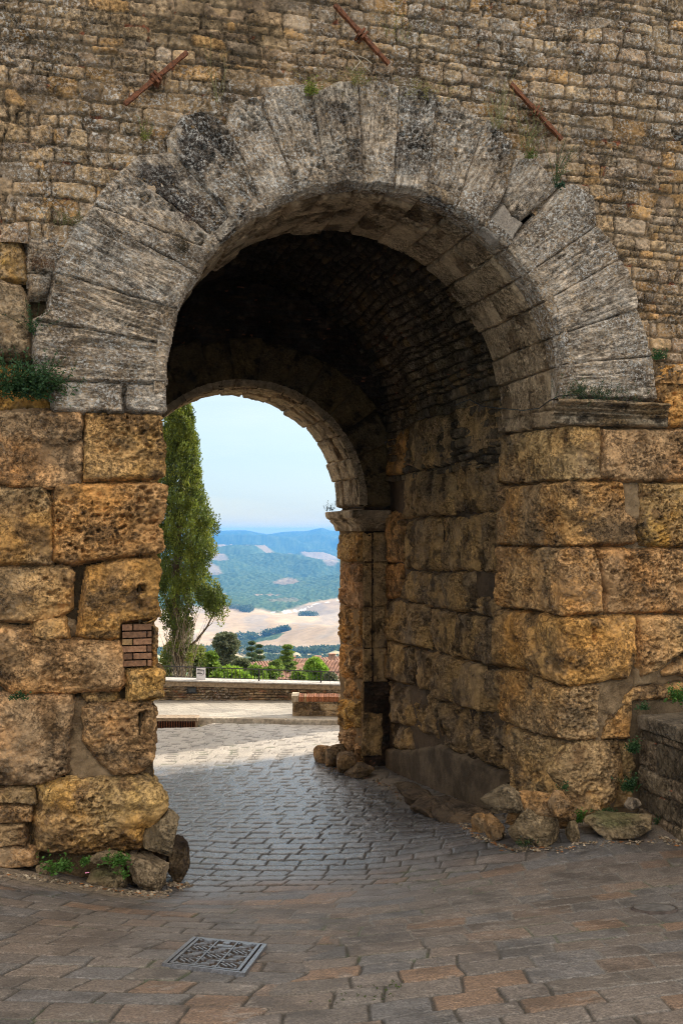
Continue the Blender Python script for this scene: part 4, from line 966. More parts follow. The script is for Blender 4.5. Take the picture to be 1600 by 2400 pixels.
for i in range(3):
    for j in range(4):
        cx = -cw_+rim_+gx*(i+.5); cy = -cl_+rim_+gy*(j+.5)
        if j == 3 and i == 1:
            rbx(cx-gx*.38, cy-gy*.30, cx+gx*.38, cy+gy*.05, .009); rbx(cx-gx*.16, cy+gy*.12, cx+gx*.16, cy+gy*.5); continue
        if j == 3: rbx(cx-gx*.2, cy+gy*.28, cx+gx*.2, cy+gy*.5)
        a = R_(32) if (i+j) % 2 else R_(-48)
        for o_ in (-1, 0, 1):
            R2 = Matrix.Translation((cx+o_*(gx*.20 if (i+j) % 2 == 0 else gx*.10), cy+o_*(gy*.08 if (i+j) % 2 == 0 else gy*.25), 0)) @ Matrix.Rotation(a, 4, 'Z')
            ll = gx*.30 if o_ == 0 else gx*.24
            rb.box((-ll, -.0075, .002), (ll, .0075, t0), M=MM @ R2)
        for sx in (-1, 1):
            for sy in (-1, 1):
                R2 = Matrix.Translation((cx+sx*gx*.38, cy+sy*gy*.36, 0)) @ Matrix.Rotation(R_(45), 4, 'Z'); rb.box((-.010, -.010, .002), (.010, .010, t0), M=MM @ R2)
rp = rb.build('raised_pattern', M_IRON, None); rp.data.transform(Matrix.Translation(-Vector(MC))); rp.parent = cov
# round worn covers in the paving
def round_cover(x, y, r, lab):
    p = on_ground(x, y); mb = MB(); n = 48
    t = thing('round_cover', lab, 'drain cover', p)
    e = .05; zx = float(G(p[0]+e, p[1])-G(p[0]-e, p[1]))/(2*e); zy = float(G(p[0], p[1]+e)-G(p[0], p[1]-e))/(2*e)
    def ring(r0, r1, z0, z1, c):
        vs = []; 
        for i in range(n):
            a = 2*math.pi*i/n
            for rr, zz in ((r0, z0), (r1, z1)):
                X_, Y_ = rr*math.cos(a), rr*math.sin(a); vs.append((p[0]+X_, p[1]+Y_, p[2]+zx*X_+zy*Y_+zz))
        fs = [(2*i, 2*i+1, 2*((i+1) % n)+1, 2*((i+1) % n)) for i in range(n)]
        mb.add(vs, fs, c)
    for r0, r1, z0, z1, c in ((0.001, r*.88, .016, .015, (.105, .10, .095)), (r*.88, r*.9, .015, .008, (.07, .06, .05)), (r*.9, r*.94, .008, .008, (.06, .05, .045)), (r*.94, r, .004, .016, (.09, .08, .07)), (r, r*1.02, .016, -.02, (.1, .08, .07))): ring(r0, r1, z0, z1, c)
    mb.build('disc', M_KERB, t)
round_cover(1532, 2131, .17, 'faint round stone cover in the paving near the low wall')
# ---- parapet beyond, with coping, lamp, railing, sign
PD = 28.4; XL, XR = -13.0, 6.0
def pz(l): return float(G(*camw(PD, l, 0)[:2]))+.12
def parD(l): return PD+.0*l
par = thing('parapet_wall', 'low rubble parapet wall with a smooth coping across the far side of the street', 'wall', camw(PD, -3, -5))
ll = np.arange(XL, XR, .03); zz_ = np.linspace(0, 1, 36)
A, T = np.meshgrid(ll, zz_); ztop = -(1594-1245)/F*PD - .0; slope_t = (1603-1593)/(790-385)
def ptop(l): return -((1593+slope_t*(CX+F*l/PD-385))-1245)/F*PD
zbot = np.array([pz(q) for q in ll[::40]]); zb_i = np.interp(A, ll[::40], zbot)-.15
TOP = ptop(A)-.16; B = zb_i+(TOP-zb_i)*T
h, sd, i1, i2, i3 = rubble(A, B, 91, ch=.09, cw=(.10, .26), joint=.006, depth=.035, amin=-20, amax=20, bmin=-9, bmax=0, wob=.03)
c = rub_col(A, B, sd, i1, i2, i3, 91, [(.22, .155, .09), (.16, .11, .065), (.27, .19, .11), (.19, .13, .08), (.30, .23, .14), (.21, .11, .06)], mort=(.20, .16, .11))
D = PD-h; X = np.stack([SN*D+CS*A, CS*D-SN*A, B], -1)
link('masonry', mk('masonry', X.reshape(-1, 3), grid_faces(*A.shape), c.reshape(-1, 4)), M_RUB, par)
MC2 = Matrix(((CS, SN, 0, 0), (-SN, CS, 0, 0), (0, 0, 1, 0), (0, 0, 0, 1)))     # (l, D, z) -> world
cp = MB(); n = 24
for i in range(n):
    l0, l1 = XL+(XR-XL)*i/n, XL+(XR-XL)*(i+1)/n
    z0, z1 = ptop(l0), ptop(l1)
    for (d0, d1, a_, b_, cc_) in ((-.04, .45, -.17, -.035, (.26, .20, .135)), (-.07, .48, -.033, 0, (.36, .35, .335))):
        v = [(l0+.002, PD+d0, z0+a_), (l1-.002, PD+d0, z1+a_), (l1-.002, PD+d1, z1+a_), (l0+.002, PD+d1, z0+a_), (l0+.002, PD+d0, z0+b_), (l1-.002, PD+d0, z1+b_), (l1-.002, PD+d1, z1+b_), (l0+.002, PD+d1, z0+b_)]
        cp.add([tuple(MC2 @ Vector(q)) for q in v], [(0,3,2,1),(4,5,6,7),(0,1,5,4),(1,2,6,5),(2,3,7,6),(3,0,4,7)], cc_)
cp.build('coping', M_KERB, par)
def lat(x, D): return (x-CX)*D/F
lm = MB(); l0, l1 = lat(439, PD), lat(461, PD); zt_, zb2 = -(1610-1245)/F*PD, -(1624-1245)/F*PD
M_BLK = plain('black_metal', (.02, .022, .025), rough=.5, noise=.2)
lamp = thing('wall_lamp', 'dark rectangular step light set in the parapet wall', 'wall light', camw(PD-.06, (l0+l1)/2, zb2))
for lo, hi in (((l0, PD-.07, zb2), (l1, PD+.02, zb2+.025)), ((l0, PD-.07, zt_-.025), (l1, PD+.02, zt_)), ((l0, PD-.07, zb2+.025), (l0+.03, PD+.02, zt_-.025)), ((l1-.03, PD-.07, zb2+.025), (l1, PD+.02, zt_-.025))): lm.box(lo, hi, M=MC2)
lm.build('housing', M_BLK, lamp); lm = MB(); lm.box((l0+.03, PD-.045, zb2+.025), (l1-.03, PD, zt_-.025), M=MC2); lm.build('diffuser', plain('smoked_glass', (.05, .06, .07), rough=.2), lamp)
# railing
RD = PD+.2
rail = thing('railing', 'dark iron railing with thin vertical bars on top of the parapet wall', 'railing', camw(RD, -2, -4.3))
M_RAIL = plain('dark_iron', (.045, .045, .047), rough=.55, metal=.3, noise=.3)
def rtop(l): return -((1561+(1576-1561)/(815-385)*(CX+F*l/RD-385))-1245)/F*RD
tr = MB(); tr.tube([MC2 @ Vector((l, RD, rtop(l))) for l in np.linspace(XL, XR, 14)], .016, 6); tr.build('top_rail', M_RAIL, rail)
tr = MB(); tr.tube([MC2 @ Vector((l, RD, ptop(l)+.06)) for l in np.linspace(XL, XR, 14)], .010, 6); tr.build('bottom_rail', M_RAIL, rail)
sp = lat(752, RD)-lat(607, RD)
pl_ = [lat(607, RD)+sp*i for i in range(-6, 6) if XL < lat(607, RD)+sp*i < XR]
for l in pl_:
    b = MB(); b.box((l-.022, RD-.022, ptop(l)-.05), (l+.022, RD+.022, rtop(l)+.02), M=MC2); b.build('post', M_RAIL, rail)
bars = MB(); cnt = 0
for l in np.arange(lat(607, RD)-sp*3, lat(607, RD)+sp*2.2, sp/16.0):
    if min(abs(l-p) for p in pl_) < .05: continue
    b = MB(); b.tube([MC2 @ Vector((l, RD, ptop(l)+.06)), MC2 @ Vector((l, RD, rtop(l)))], .0075, 5, cap=False)
    cnt += 1
    if cnt < 99: b.build('bar', M_RAIL, rail)
# sign
sg = thing('information_board', 'small white information board with a dark heading hung on the railing', 'notice board', camw(RD-.05, lat(471, RD), -4.2))
l0, l1 = lat(461, RD), lat(482.5, RD); z1_, z0_ = -(1565-1245)/F*RD, -(1594-1245)/F*RD
b = MB(); b.box((l0, RD-.06, z0_), (l1, RD-.04, z1_), M=MC2); b.build('panel', plain('white_panel', (.72, .72, .76), rough=.5, noise=.05), sg)
b = MB(); W = l1-l0; Hh = z1_-z0_
for (x0, x1, y0, y1) in ((.08, .40, .86, .93), (.10, .80, .74, .80), (.44, .70, .84, .88), (.08, .66, .52, .58), (.14, .5, .62, .65), (.30, .58, .42, .45)): b.box((l0+W*x0, RD-.064, z0_+Hh*y0), (l0+W*x1, RD-.061, z0_+Hh*y1), M=MC2)
b.build('printed_lines', plain('dark_print', (.03, .035, .05), noise=.1), sg)
b = MB(); b.tube([MC2 @ Vector((l0+W*x, RD-.063, z0_+Hh*y)) for x, y in ((.82, .86), (.84, .62), (.78, .50), (.64, .42), (.5, .45))], .008, 5); b.build('emblem_outline', plain('blue_print', (.12, .14, .22), noise=.1), sg)
b = MB(); b.tube([MC2 @ Vector(((l0+l1)/2, RD-.03, z0_-.10)), MC2 @ Vector(((l0+l1)/2, RD-.03, z1_))], .014, 6); b.build('stake', M_RAIL, sg)
# drain grate in the kerb
dr_ = thing('drain_grate', 'rusty barred drain opening under the kerb', 'drain', camw(24.1, lat(410, 24.1), -4.7))
gd = 24.30; l0, l1 = lat(300, gd), lat(458, gd); _zg = float(G(*camw(gd, -3.8, 0)[:2])); zt_, zb2 = _zg+.055, _zg-.14
b = MB(); b.box((l0, gd+.02, zb2-.02), (l1, gd+.08, zt_+.01), M=MC2); b.build('recess', plain('hole_shade', (.012, .010, .009), noise=.2), dr_)  # near-black box behind the bars paints the shade inside the opening
b = MB(); b.box((l0, gd-.05, zt_-.005), (l1+.05, gd+.38, zt_+.075), M=MC2); b.box((l1, gd-.02, zb2-.02), (l1+.07, gd+.3, zt_-.006), M=MC2); b.build('lintel', plain('lintel_stone', (.22, .17, .12), noise=.4, scale=12), dr_)
b = MB()
for l in np.arange(l0+.02, l1, .062):
    b.box((l, gd-.012, zb2-.01), (l+.022, gd+.018, zt_-.006), M=MC2)
b.box((l0, gd-.02, zb2-.03), (l1, gd+.02, zb2), M=MC2); b.build('grating', M_RUST, dr_)
# low brick-topped wall on the right, beyond
lw = thing('bench_wall', 'low block wall with a red brick coping beside the far pier', 'low wall', camw(25.2, lat(750, 25.2), -4.7))
LD = 25.0
zt_ = -(1644-1245)/F*LD; zb2 = -(1690-1245)/F*LD
A, B = np.meshgrid(np.arange(lat(685.5, LD), lat(900, LD), .02), np.arange(zb2-.15, zt_, .02))
h, sd, i1, i2, i3 = rubble(A, B, 95, ch=.2, cw=(.2, .42), joint=.006, depth=.02, amin=-5, amax=5, bmin=-6, bmax=-3, wob=.01)
c = rub_col(A, B, sd, i1, i2, i3, 95, [(.34, .255, .155), (.28, .21, .13), (.38, .30, .19), (.25, .18, .11)], mort=(.16, .12, .08))
X = np.stack([SN*(LD-h)+CS*A, CS*(LD-h)-SN*A, B], -1)
link('masonry', mk('masonry', X.reshape(-1, 3), grid_faces(*A.shape), c.reshape(-1, 4)), M_RUB, lw)
b = MB(); b.box((lat(685.5, LD), LD+.03, zb2-.15), (lat(900, LD), LD+.44, zt_), (.3, .23, .14), M=MC2); b.build('core', M_KERB, lw)
b = MB(); rs = np.random.RandomState(3); x = lat(700, LD)
while x < lat(900, LD):
    cc_ = np.array((.36, .15, .075))*rs.uniform(.75, 1.25) if rs.rand() > .2 else np.array((.40, .26, .14)); b.box((x+.004, LD-.035+rs.uniform(-.006, .006), zt_+.002), (x+.058, LD+.23, zt_+.125+rs.uniform(-.006, .006)), cc_, M=MC2)
    b.box((x+.004, LD+.235, zt_+.002), (x+.058, LD+.47, zt_+.125+rs.uniform(-.006, .006)), cc_*.95, M=MC2); x += .064
b.build('brick_coping', M_BRICK, lw)
b = MB(); b.box((lat(683, LD), LD-.05, zt_+.001), (lat(699.5, LD), LD+.5, zt_+.15), (.42, .36, .27), M=MC2); b.build('corner_stone', M_KERB, lw)
# low wall in front of the gate, right edge of the picture
sw = thing('side_wall', 'dark low stone wall with a slab top running out from the right pier', 'low wall', (6.3, 8.5, -3.2))
S = surf_u(5.98)
zt_ = -1.99
A, B = np.meshgrid(np.arange(6.2, V0+.02, .0115), np.arange(-4.0, zt_-.155, .0115))
h, sd, i1, i2, i3 = rubble(A, B, 97, ch=.27, cw=(.35, .75), joint=.006, depth=.02, amin=5, amax=12, bmin=-6, bmax=-1, wob=.015, nz=.35)
c = rub_col(A, B, sd, i1, i2, i3, 97, [(.125, .095, .06), (.15, .11, .07), (.11, .085, .055), (.17, .12, .07)], mort=(.12, .09, .06)); c[..., 3] *= .15
X = S(A, B, h)
link('masonry', mk('masonry', X.reshape(-1, 3), grid_faces(*A.shape), c.reshape(-1, 4)), M_PASS, sw)
b = MB(); b.box((6.03, 6.2, -4), (7.4, V0-.02, zt_-.16), (.12, .09, .06)); b.build('core', M_MORT, sw)
for i, (v0_, v1_) in enumerate(((6.2, 7.35), (7.36, 8.45), (8.46, V0-.01))):
    A, B = np.meshgrid(np.arange(v0_, v1_, .012), np.linspace(0, 1, 90))
    prof_u = np.interp(B, [0, .02, .10, .14, 1], [6.05, 5.95, 5.945, 5.965, 7.4]); prof_z = np.interp(B, [0, .02, .10, .14, 1], [zt_-.155, zt_-.15, zt_-.02, zt_, zt_])
    n_ = .012*fbm(A*4, prof_u*4+prof_z*4, 0, 5+i, 4)
    X = np.stack([prof_u+n_, A, prof_z+n_], -1); c = mix(np.array((.15, .12, .085)), np.array((.09, .075, .055)), sstep(-.2, .3, fbm(A*3, prof_u*3, 0, 9, 5)))
    link('slab', mk('slab', X.reshape(-1, 3), grid_faces(*A.shape), np.concatenate([c, .3*np.ones(A.shape+(1,))], -1).reshape(-1, 4)), M_PASS, sw)
# ================================================================== LOOSE ROCKS
def rock(lab, x0, x1, yt, yb, sy, seed, rot=0, mat=None, D=None, pal=((.28, .19, .10), (.19, .145, .10)), flat=.35, res=5, name='boulder', pit=.01, moss=0.0, base=False):
    """picture box of the rock: it stands where its foot meets the ground (or at distance D), sy = half its depth"""
    xm = (x0+x1)/2
    if D is None: g_ = on_ground(xm, yb); D = SN*g_[0]+CS*g_[1]
    Dc = D+sy*.75; sx = (x1-x0)/2*Dc/F; c = at_depth(xm, yt, Dc); zt = c[2]; zb = min(float(G(c[0], c[1]))-.06, -(yb-1245)/F*D-.02)
    if base: zb = -(yb-1245)/F*D
    sz = (zt-zb)/2; c[2] = (zt+zb)/2
    bm = __import__('bmesh').new(); __import__('bmesh').ops.create_icosphere(bm, subdivisions=res, radius=1.0)
    P = np.array([v.co[:] for v in bm.verts]); Fc = np.array([[v.index for v in f.verts] for f in bm.faces]); bm.free()
    rs = np.random.RandomState(seed)
    q = np.sign(P)*np.abs(P)**.48; q = q/np.maximum(1e-6, np.linalg.norm(q, axis=1))[:, None]**.8
    for _ in range(13):
        nrm = rs.normal(size=3)*np.array([1, 1, .8]); nrm /= np.linalg.norm(nrm); d = rs.uniform(.56, .86); t = q@nrm; q = q-np.clip(t-d, 0, 9)[:, None]*nrm*.97
    r = 1+.12*fbm(q[:, 0]*1.3+seed, q[:, 1]*1.3, q[:, 2]*1.3, seed, 3)+.11*fbm(q[:, 0]*5, q[:, 1]*5, q[:, 2]*5+seed, seed+1, 4, .6)
    q = q*r[:, None]; q = (q-(q.max(0)+q.min(0))/2)/((q.max(0)-q.min(0))/2); q = q*np.array([sx, sy, sz])
    dn = fbm(q[:, 0]*22, q[:, 1]*22, q[:, 2]*22, seed+3, 4, .65)
    q = q-(P*.018*np.clip(dn+.1, 0, 1)[:, None])
    ca, sa = math.cos(rot), math.sin(rot); q = np.stack([q[:, 0]*ca-q[:, 1]*sa, q[:, 0]*sa+q[:, 1]*ca, q[:, 2]], -1)+c
    n = fbm(q[:, 0]*4, q[:, 1]*4, q[:, 2]*4, seed+5, 5, .6); cl = mix(np.array(pal[0]), np.array(pal[1]), sstep(-.2, .3, n))
    cl = mix(cl, cl*.4, sstep(.1, .5, fbm(q[:, 0]*8, q[:, 1]*8, q[:, 2]*8, seed+6, 4, .6)))
    if moss: cl = mix(cl, np.array((.07, .085, .03)), moss*sstep(-.1, .3, fbm(q[:, 0]*3, q[:, 1]*3, q[:, 2]*3, seed+7, 4))*sstep(-.2, .6, P[:, 2]))
    me = mk(name, q, Fc, np.concatenate([cl, .4*np.ones((len(q), 1))], 1))
    o = link(name, me, mat or M_TUFA)
    setprops(o, lab, 'rock'); o.data.transform(Matrix.Translation(-Vector(c))); o.location = Vector(c); return o
def dfront(x, off=0): # distance of the front plane at picture column x
    u = float(on_v(x, 1245)[0]); return SN*u+CS*V0-off
TAN = ((.28, .21, .13), (.21, .16, .10)); GRY = ((.25, .185, .105), (.18, .135, .08)); DRK = ((.05, .035, .025), (.13, .09, .05)); OR_ = ((.34, .19, .075), (.22, .15, .085))
rock('square worn buffer stone at the corner of the left pier', 294, 398, 1994, 2088, .20, 1, 0, pal=TAN)
rock('rounded grey stone above the corner buffer stone', 330, 424, 1898, 2014, .22, 2, .1, D=9.15, pal=GRY, base=True)
rock('upright dark rounded guard stone beside the roadway at the left pier', 388, 446, 1956, 2070, .22, 3, 0, M_PASS, pal=DRK)
rock('small black stone low against the left pier behind the guard stone', 352, 398, 1898, 1990, .2, 4, 0, M_PASS, D=10.1, pal=DRK)
rock('low long stone under the big left block, beside a green weed', 212, 300, 1996, 2030, .14, 5, 0, base=True, D=9.0, pal=GRY)
rock('low dirty stone left of the corner buffer stone', 200, 300, 2028, 2078, .16, 6, 0, pal=GRY, moss=.6)
rock('small rounded stone between two weeds at the left pier', 160, 205, 2012, 2052, .12, 7, 0, pal=GRY)
rock('little pale stone at the far left foot of the wall', 84, 118, 2024, 2050, .08, 8, 0, pal=GRY)
rock('large pale boulder in front of the right pier', 1184, 1340, 1882, 1988, .26, 11, .12, pal=((.27, .20, .115), (.20, .15, .09)), moss=.4)
rock('wide low ochre ledge joining the boulders to the right pier', 1176, 1345, 1848, 1960, .22, 27, 0, base=True, D=9.75, pal=OR_)
rock('brownish boulder at the inner corner of the right pier', 1130, 1216, 1834, 1922, .26, 12, .2, base=True, D=9.6, pal=((.22, .165, .10), (.15, .115, .07)))
rock('lower brown stone under the grey corner boulder', 1136, 1192, 1906, 1972, .16, 13, .1, pal=OR_)
rock('small ochre stone nearest the roadway at the right pier', 1106, 1146, 1906, 1950, .14, 14, 0, pal=OR_)
rock('ochre stone propped behind the large pale boulder', 1280, 1340, 1850, 1920, .14, 15, 0, base=True, D=9.6, pal=OR_)
rock('small lump between the boulder and the flat ledge', 1326, 1356, 1918, 1975, .1, 16, 0, pal=GRY, moss=.5)
rock('flat ledge of stone at the foot of the right pier', 1362, 1545, 1908, 1966, .26, 17, 0, pal=GRY, moss=.7)
rock('little pale rock tucked beside the low side wall', 1462, 1502, 1868, 1905, .1, 18, 0, base=True, D=9.4, pal=((.22, .175, .125), (.16, .125, .09)))
rock('low dark outcrop along the passage wall, nearest part', 972, 1064, 1874, 1914, .45, 22, .1, M_PASS, pal=((.16, .11, .07), (.10, .07, .045)))
rock('dark outcrop stone behind the nearest passage outcrop', 946, 1016, 1852, 1892, .4, 23, .1, M_PASS, pal=((.17, .12, .075), (.10, .07, .045)))
rock('dark ledge linking the outcrop to the passage wall', 1016, 1150, 1880, 1926, .6, 24, 0, M_PASS, pal=((.13, .09, .055), (.09, .065, .045)))
rock('pointed farthest stone of the outcrop in the passage', 930, 990, 1838, 1868, .4, 25, .1, M_PASS, pal=((.14, .10, .06), (.09, .065, .045)))
rock('rough stone at the left end of the heap by the far pier', 738, 782, 1744, 1790, .3, 31, .1, pal=OR_)
rock('broad upper stone of the heap by the far pier', 758, 822, 1738, 1800, .35, 32, .1, pal=OR_)
rock('rounded brown stone of the heap, under the far pier', 784, 836, 1762, 1815, .3, 33, 0, pal=((.24, .15, .07), (.15, .10, .06)))
rock('low dark front stone of the heap by the far pier', 806, 880, 1788, 1822, .3, 34, 0, pal=((.22, .15, .08), (.12, .085, .055)))

# ---- grit, chips and dry leaves lying along the feet of the walls
def debris(name, lab, spots, n, seed):
    rs = np.random.RandomState(seed); V = []; F_ = []; C_ = []
    for i in range(n):
        x0, y0, x1, y1 = spots[rs.randint(len(spots))]; t = rs.rand(); p = on_ground(x0+(x1-x0)*t+rs.normal(0, 3), y0+(y1-y0)*t+abs(rs.normal(0, 5)))
        s = rs.uniform(.006, .02)*(1.6 if rs.rand() < .12 else 1); leafy = rs.rand() < .22
        k = len(V); q = rs.normal(size=(6, 3)); q = q/np.linalg.norm(q, axis=1)[:, None]*s*rs.uniform(.6, 1, (6, 1)); q[:, 2] *= .25 if leafy else .7
        o = np.array([[1,0,0],[-1,0,0],[0,1,0],[0,-1,0],[0,0,1],[0,0,-1]])*s; o = (o+q*.35)*np.array([1, 1, .2 if leafy else .7])
        a = rs.uniform(0, 6.28); o = np.stack([o[:, 0]*math.cos(a)-o[:, 1]*math.sin(a), o[:, 0]*math.sin(a)+o[:, 1]*math.cos(a), o[:, 2]], -1)
        V += list(o+p+np.array([0, 0, s*.25])); F_ += [(k+j[0], k+j[1], k+j[2]) for j in ((0,2,4),(2,1,4),(1,3,4),(3,0,4),(2,0,5),(1,2,5),(3,1,5),(0,3,5))]
        c = np.array((.30, .13, .045)) if leafy else np.array([(.26, .2, .13), (.18, .14, .1), (.34, .28, .2), (.12, .09, .06)][rs.randint(4)]); C_ += [c*rs.uniform(.6, 1.2)]*6
    setprops(link(name, mk(name, V, F_, C_, smooth=False), M_KERB), lab, kind='stuff')
debris('grit', 'grit, stone chips and dry leaves along the foot of the left pier', [(0, 2045, 120, 2058), (120, 2058, 300, 2090), (300, 2090, 400, 2090), (395, 2070, 445, 2074)], 420, 3)
debris('grit', 'grit, stone chips and dry leaves along the foot of the right pier', [(1100, 1950, 1190, 1985), (1190, 1988, 1340, 1985), (1340, 1975, 1545, 1968), (1545, 1960, 1600, 1975), (1140, 1925, 1180, 1955)], 520, 4)
debris('grit', 'grit and stone chips along the outcrop in the passage', [(930, 1868, 1060, 1918), (1060, 1920, 1110, 1945), (740, 1790, 880, 1825), (880, 1825, 940, 1860)], 320, 5)
# ================================================================== TREES, HOUSES, HILLS
def leaves(centres, size, n_each, spread, cols, seed, squash=(1, 1, 1), up=0.2, name='foliage', aspect=1.9):
    """little bent leaf sprays scattered round clump centres"""
    rs = np.random.RandomState(seed); C_ = np.repeat(np.asarray(centres, float), n_each, 0); n = len(C_)
    d = rs.normal(size=(n, 3)); d /= np.linalg.norm(d, axis=1)[:, None]; rad = rs.uniform(.25, 1, n)**.6
    sp = np.repeat(np.asarray(spread, float)*np.ones(len(centres)), n_each)
    P = C_+d*rad[:, None]*sp[:, None]*np.array(squash)
    a = d+rs.normal(size=(n, 3))*.7+np.array([0, 0, up]); a /= np.linalg.norm(a, axis=1)[:, None]
    b = np.cross(a, rs.normal(size=(n, 3))); b /= np.maximum(1e-6, np.linalg.norm(b, axis=1))[:, None]
    s = size*rs.uniform(.6, 1.3, n)[:, None]
    v = np.stack([P-b*s*.1, P+a*s*.5-b*s*.5/aspect*1.2, P+a*s, P+a*s*.5+b*s*.5/aspect*1.2], 1).reshape(-1, 3)
    f = np.arange(n*4).reshape(-1, 4)
    cid = np.repeat(rs.rand(len(centres)), n_each); cols = np.asarray(cols)
    k = np.clip(cid*.7+rs.rand(n)*.3, 0, .999)*(len(cols)-1); i = k.astype(int); t = (k-i)[:, None]
    c = cols[i]*(1-t)+cols[i+1]*t; c = c*rs.uniform(.75, 1.25, n)[:, None]
    return v, f, np.repeat(c, 4, 0)
def link_leaves(data, parent, name='foliage', mat=None):
    return link(name, mk(name, *data, smooth=False), mat or M_LEAF, parent)
M_BARK = plain('bark', (.09, .065, .045), noise=.4, scale=20, bump=.6, bdist=.02)
M_TWIG = plain('twig', (.24, .20, .14), noise=.3, scale=20)
CY_COL = [(.025, .04, .012), (.06, .09, .018), (.11, .15, .025), (.17, .21, .03), (.26, .28, .05)]  # lightest tone carries the sunlit edges of the sprays in the leaf colour
# ---- the cypress
TD = 31.0
def at_lz(l, D, z): return camw(D, l, z)
ax = lat(424, TD); zb_c = -7.5; zt_c = -(905-1245)/F*TD
cyp = thing('cypress_tree', 'tall narrow cypress with bare lower twigs rising behind the railing', 'tree', at_lz(ax, TD, zb_c))
b = MB(); b.tube([at_lz(ax+.12*math.sin(z*.7)-.10*(z-zb_c)/(zt_c-zb_c), TD, z) for z in np.linspace(zb_c, zt_c-.6, 16)], list(np.linspace(.22, .03, 16)), 10)
b.build('trunk', M_BARK, cyp, True)
rs = np.random.RandomState(21)
def cyp_w(z):   # half width (m) on the right from the photograph: 455@970px, 475@1130, 500@1230, 497@1290, 478@1400
    y = 1245-z*F/TD
    xr = np.interp(y, [905, 960, 1000, 1060, 1130, 1180, 1225, 1290, 1330, 1370, 1400, 1450, 1500, 1560, 1640], [425, 446, 453, 462, 472, 482, 502, 499, 487, 480, 470, 450, 440, 470, 480])
    return (xr-424)/F*TD
cs = []; spr = []
for i in range(1400):
    z = rs.uniform(-4.3, zt_c); y = 1245-z*F/TD
    w = max(.12, cyp_w(z)); th_ = rs.uniform(0, 2*math.pi); r = w*rs.uniform(.30, 1.0)**.5*(1+.10*math.sin(z*7+th_*3))
    low = y > 1380
    if low and rs.rand() > (.36 if y < 1480 else .28): continue
    if low: r = w*rs.uniform(.3, 1.5)
    l = ax-.05*0+r*math.cos(th_)*(1.0 if math.cos(th_) > 0 else 1.25); d = TD+r*math.sin(th_)
    cs.append(at_lz(l, d, z)); spr.append(rs.uniform(.08, .20)*(1 if y > 1000 else .7))
# the drooping bough on the right, low down
for i in range(60):
    x, y = rs.normal(497, 11), rs.normal(1405, 17); cs.append(at_depth(x+(1405-y)*-.25, y, TD+rs.normal(0, .2))); spr.append(.14)
link_leaves(leaves(cs, .075, 100, spr, CY_COL, 5, squash=(1, 1, 1.9), up=2.0, aspect=2.6), cyp)
b = MB()
for i in range(70):
    z0 = rs.uniform(-6.2, -.5); l0 = ax+rs.normal(0, .05); s = rs.choice([-1, 1]); L = rs.uniform(.6, 1.9)
    p = [at_lz(l0+s*L*t*rs.uniform(.25, .5), TD+rs.uniform(-.5, .5)*t, z0+L*1.3*t) for t in (0, .3, .6, 1)]
    b.tube(p, [.022, .014, .009, .003], 4, cap=False)
for i in range(60):
    s = rs.choice([-1, 1], p=[.4, .6]); x0 = 424+rs.normal(0, 12); y0 = rs.uniform(1500, 1610); dx_ = s*rs.uniform(5, 40); dy_ = -rs.uniform(40, 120)
    p = [at_depth(x0+dx_*t**1.3+rs.normal(0, 2), y0+dy_*t, TD-.3+rs.normal(0, .12)) for t in (0, .35, .7, 1)]
    b.tube(p, [.018, .013, .008, .003], 4, cap=False)
b.build('dead_twigs', M_TWIG, cyp, True)
b = MB(); b.tube([at_depth(x, y, TD-.1) for x, y in ((430, 1530), (462, 1500), (485, 1470), (500, 1440), (506, 1415))], [.05, .04, .03, .02, .01], 7)
b.tube([at_depth(x, y, TD-.1) for x, y in ((485, 1470), (496, 1462), (505, 1445), (512, 1440))], [.015, .01, .008, .004], 5); b.build('bough', M_BARK, cyp, True)
